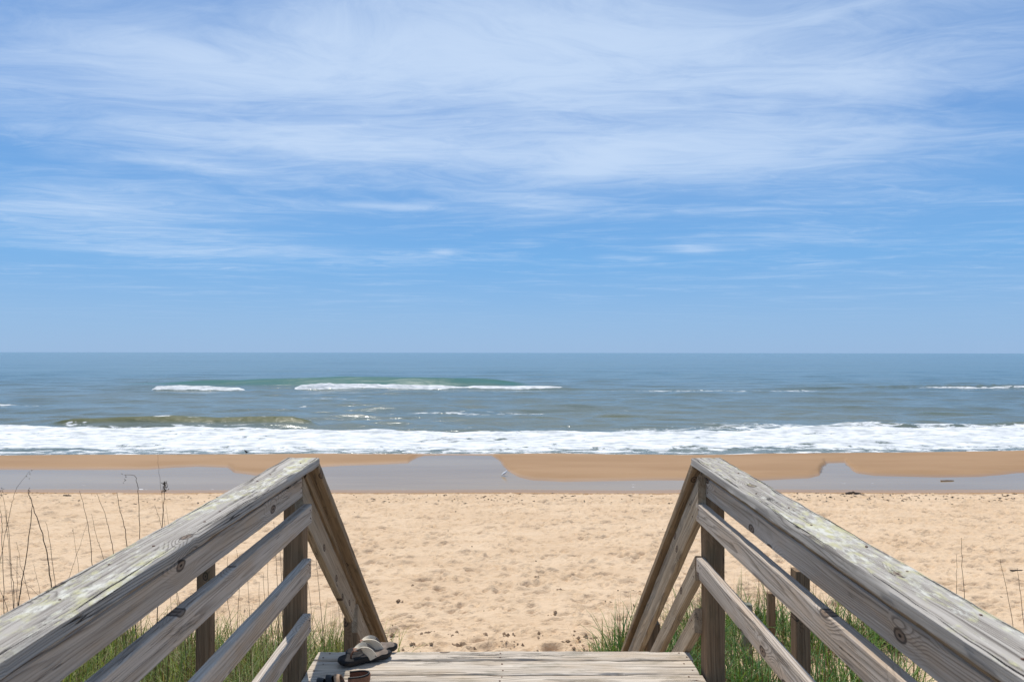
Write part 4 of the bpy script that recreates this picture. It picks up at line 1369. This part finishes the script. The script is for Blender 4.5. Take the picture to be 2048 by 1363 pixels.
DZ = Rz(-1.51) + 0.0015
ang = math.atan2(-0.085, -0.215)      # toe points left and toward the viewer
flip_flop((-0.578, 3.425, DZ + 0.0035), ang, 'nearer flip-flop of the pair, black sole and cream thong strap, on the deck corner', 1)
flip_flop((-0.560, 3.506, DZ + 0.0045), ang + 0.03, 'farther flip-flop of the pair, its heel over the deck edge, black sole and cream strap', -1)


def strap_sandal(loc, rot):
    L = 0.27; th = 0.026
    root = empty('sandal', loc)
    root.rotation_euler = (0, 0, rot)
    tag(root, 'dark strapped sandal with brown heel cup at the bottom edge of the picture', 'sandal')
    RM = root.matrix_basis

    def part(name, me, mat):
        me.name = name
        return link_mesh(name, me, mat, root, RM)
    part('sole', sole_mesh(L, th, 0.008), M_RUBBER)
    part('footbed', sole_mesh(L, 0.003, 0.008, 0.05, th - 0.0015), M_LEATHER)
    # heel cup: upright band round the heel
    pts = [(x, y) for x, y in outline() if x < 0.36]
    pts.sort(key=lambda p: math.atan2(p[1], p[0] - 0.33))
    pos_ = [p for p in pts if p[1] >= 0]; neg = [p for p in pts if p[1] < 0]
    pos_.sort(key=lambda p: -p[0]); neg.sort(key=lambda p: p[0])
    loop = pos_ + neg
    path = [Vector((p[0] * L * 0.96 + 0.004, p[1] * L * 0.92, th + 0.022)) for p in loop]
    part('heel_cup', band(path, [0.036 + 0.012 * (1 - p[0] / 0.36) for p in loop], 0.006, [Vector((-0.15, 0, 1))] * len(path)), M_LEATHER)
    rim = [p + Vector((0, 0, 0.022 + 0.005 * (1 - q[0] / 0.36))) for p, q in zip(path, loop)]
    V, F = tube(rim, 0.004, 0.004, 8)
    part('heel_rim', mesh_from('heel_rim', V, F, True), M_RUBBER)
    for x0, hgt_, w, mat in ((0.47, 0.060, 0.024, M_TAN), (0.60, 0.058, 0.026, M_RUBBER), (0.74, 0.046, 0.028, M_RUBBER)):
        hw = 0.145 * L
        path = []; n = 17
        for k in range(n):
            a = math.pi * k / (n - 1)
            path.append(Vector((x0 * L + 0.02 * math.sin(a), hw * math.cos(a), th * 0.6 + (hgt_ - th * 0.2) * math.sin(a) ** 0.8)))
        part('strap', band(path, [w] * n, 0.005, [Vector((1, 0, 0.25))] * n), mat)
    return root


strap_sandal((-0.615, 3.085, DZ + 0.001), math.pi + 0.10)


# ------------------------------------------------------------------ birds
def loft(spine, radii, n=12):
    V = []; F = []
    m = len(spine)
    for i in range(m):
        a = spine[max(0, i - 1)]; b = spine[min(m - 1, i + 1)]
        t = (Vector(b) - Vector(a)).normalized()
        side_ = Vector((0, 1, 0)); up = side_.cross(t) * -1
        ry, rz = radii[i]
        for k in range(n):
            an = 2 * math.pi * k / n
            V.append(tuple(Vector(spine[i]) + side_ * math.cos(an) * ry + up * math.sin(an) * rz))
    for i in range(m - 1):
        for k in range(n):
            F.append((i * n + k, i * n + (k + 1) % n, (i + 1) * n + (k + 1) % n, (i + 1) * n + k))
    F.append(tuple(range(n - 1, -1, -1))); F.append(tuple(range((m - 1) * n, m * n)))
    return V, F


def bird(name, loc, rot, spine, radii, legs, mat, label, leg_mat):
    root = empty(name, loc)
    root.rotation_euler = (0, 0, rot)
    tag(root, label, 'bird')
    RM = root.matrix_basis
    V, F = loft(spine, radii)
    link_mesh('body', mesh_from('body', V, F, True), mat, root, RM)
    for hip, foot in legs:
        knee = (Vector(hip) + Vector(foot)) / 2 + Vector((0.012, 0, 0))
        pts = [Vector(hip), knee, Vector(foot), Vector(foot) + Vector((-0.03, 0, 0.001))]
        V, F = tube(pts, 0.004, 0.003, 6)
        link_mesh('leg', mesh_from('leg', V, F, True), leg_mat, root, RM)
    return root


bx, by = (495 - 1016) / F_PX * 34.3, 34.3
bird('black_bird', (bx, by, ground_z(bx, by) - 0.002), 0.0,
     [(-0.105, 0, 0.205), (-0.085, 0, 0.212), (-0.065, 0, 0.215), (-0.048, 0, 0.198), (-0.03, 0, 0.165), (0.0, 0, 0.13), (0.035, 0, 0.11),
      (0.065, 0, 0.105), (0.10, 0, 0.108), (0.15, 0, 0.118), (0.19, 0, 0.126)],
     [(0.002, 0.002), (0.006, 0.007), (0.020, 0.021), (0.022, 0.022), (0.028, 0.030), (0.042, 0.045), (0.042, 0.043),
      (0.032, 0.030), (0.022, 0.014), (0.024, 0.008), (0.018, 0.004)],
     [((0.0, 0.018, 0.09), (-0.005, 0.018, 0.002)), ((0.012, -0.018, 0.09), (0.02, -0.018, 0.002))],
     M_BIRD, 'small black bird standing at the edge of the surf, left of centre', M_BIRD)
gx, gy = (1010 - 1016) / F_PX * 28.0, 28.0
bird('white_bird', (gx, gy, POOL_Z + CAM_Z - 0.01), math.pi + 0.25,
     [(-0.13, 0, 0.215), (-0.115, 0, 0.218), (-0.095, 0, 0.22), (-0.075, 0, 0.205), (-0.055, 0, 0.175), (-0.02, 0, 0.145), (0.03, 0, 0.115),
      (0.08, 0, 0.085), (0.12, 0, 0.06), (0.16, 0, 0.045)],
     [(0.002, 0.002), (0.008, 0.008), (0.02, 0.021), (0.022, 0.022), (0.028, 0.030), (0.045, 0.045), (0.05, 0.05), (0.042, 0.038),
      (0.028, 0.018), (0.016, 0.006)],
     [((0.0, 0.02, 0.10), (0.0, 0.02, 0.0)), ((0.015, -0.02, 0.10), (0.02, -0.02, 0.0))],
     M_GULL, 'small white bird at the edge of the tidal pool near the centre', M_GULL)


# ------------------------------------------------------------------ debris
def stick(name, x, y, L, r, az, label, mat, zoff=0.0, bend=0.1, flat=1.0):
    pts = []
    for k in range(9):
        t = k / 8 - 0.5
        pts.append(Vector((math.cos(az) * t * L, math.sin(az) * t * L, r * 0.6 + bend * L * (0.25 - t * t) * 0.4 + random.gauss(0, r * 0.15))))
    V, F = tube(pts, r, r * 0.55, 8)
    base = Vector((x, y, ground_z(x, y) + zoff))
    o = link_mesh(name, mesh_from(name, V, F, True), mat, None, Matrix.Translation(base))
    return tag(o, label, 'driftwood')


stick('driftwood_stick', (2036 - 1016) / F_PX * 13.0, 13.0, 0.34, 0.016, 0.02, 'dark stick lying on the dry sand at the right edge', M_DRIFT)
stick('driftwood_stick', (142 - 1016) / F_PX * 21.9, 21.9, 0.24, 0.030, 0.05, 'small brown piece of driftwood on the sand near the pool, far left', M_WEED)
stick('driftwood_stick', (1895 - 1016) / F_PX * 26.9, 26.9, 0.55, 0.030, 0.1, 'reddish brown drift stick lying in the tidal pool at the right',
      plain_mat('reddish_driftwood', (0.16, 0.085, 0.05), 0.8, 0.3, 10), POOL_Z + CAM_Z - ground_z((1895 - 1016) / F_PX * 26.9, 26.9) - 0.01)
stick('driftwood_stick', (1706 - 1016) / F_PX * 22.3, 22.3, 0.5, 0.045, 0.1, 'brown driftwood snag on the berm edge right of centre', M_WEED, 0.0, 0.5)

OCT = [(1, 0, 0), (-1, 0, 0), (0, 1, 0), (0, -1, 0), (0, 0, 1), (0, 0, -1)]
OCF = [(0, 2, 4), (2, 1, 4), (1, 3, 4), (3, 0, 4), (2, 0, 5), (1, 2, 5), (3, 1, 5), (0, 3, 5)]


class Bits:
    def __init__(self):
        self.v = []; self.f = []

    def add(self, x, y, z, sx, sy, sz, az):
        b = len(self.v)
        ca, sa = math.cos(az), math.sin(az)
        for ox, oy, oz in OCT:
            k = random.uniform(0.7, 1.25)
            a, c = ox * sx * k, oy * sy * k
            self.v.append((x + a * ca - c * sa, y + a * sa + c * ca, z + oz * sz * k))
        self.f += [tuple(b + i for i in f) for f in OCF]

    def build(self, name, label, mat):
        return tag(link_mesh(name, mesh_from(name, self.v, self.f), mat), label, 'debris', None, 'stuff')


def sand_z(x, y):
    j = np.searchsorted(XS, x); i = np.searchsorted(YS, y)
    return float(GZ[min(i, len(YS) - 1), min(j, len(XS) - 1)]) + CAM_Z


WB = Bits()
for k in range(1500):                     # wrack line along the berm
    x = random.uniform(-18, 18)
    dens_ = 0.35 + (0.65 if x > 5.5 else 0.0) + (0.3 if -2 < x < 2 else 0)
    if random.random() > dens_:
        continue
    y = random.choice([21.0, 21.5, 22.2]) + random.gauss(0, 0.25) + 0.2 * math.sin(x * 0.7)
    WB.add(x, y, sand_z(x, y) + 0.004, random.uniform(0.015, 0.09), random.uniform(0.008, 0.03), random.uniform(0.006, 0.02), random.gauss(0, 0.6))
for k in range(140):                      # stray bits on the dry sand
    x = random.uniform(-16, 16); y = random.uniform(9, 21)
    WB.add(x, y, sand_z(x, y) + 0.004, random.uniform(0.01, 0.035), random.uniform(0.008, 0.02), random.uniform(0.006, 0.014), random.gauss(0, 0.8))
WB.build('wrack_line', 'thin line of dark dried seaweed bits along the berm and dry sand', M_WEED)
CB = Bits()
M_CLOD = plain_mat('damp_sand_clods', (0.27, 0.185, 0.115), 0.95, 0.35, 25)
for k in range(60):                       # kicked-up damp clods at the foot of the stairs
    D = random.uniform(8.3, 9.6) if random.random() < 0.75 else random.uniform(9.6, 12.5)
    px = random.uniform(745, 1290)
    x = (px - 1016) / F_PX * D
    for j in range(random.randint(2, 9)):
        xx = x + random.gauss(0, 0.06); yy = D + random.gauss(0, 0.05)
        r = random.choice([random.uniform(0.006, 0.016), random.uniform(0.012, 0.036)])
        CB.add(xx, yy, sand_z(xx, yy) + r * 0.3, r * random.uniform(0.9, 1.6), r, r * random.uniform(0.6, 1.0), random.uniform(0, 3.14))
CB.build('sand_clods', 'dark damp clods of sand kicked up at the foot of the stairs', M_CLOD)
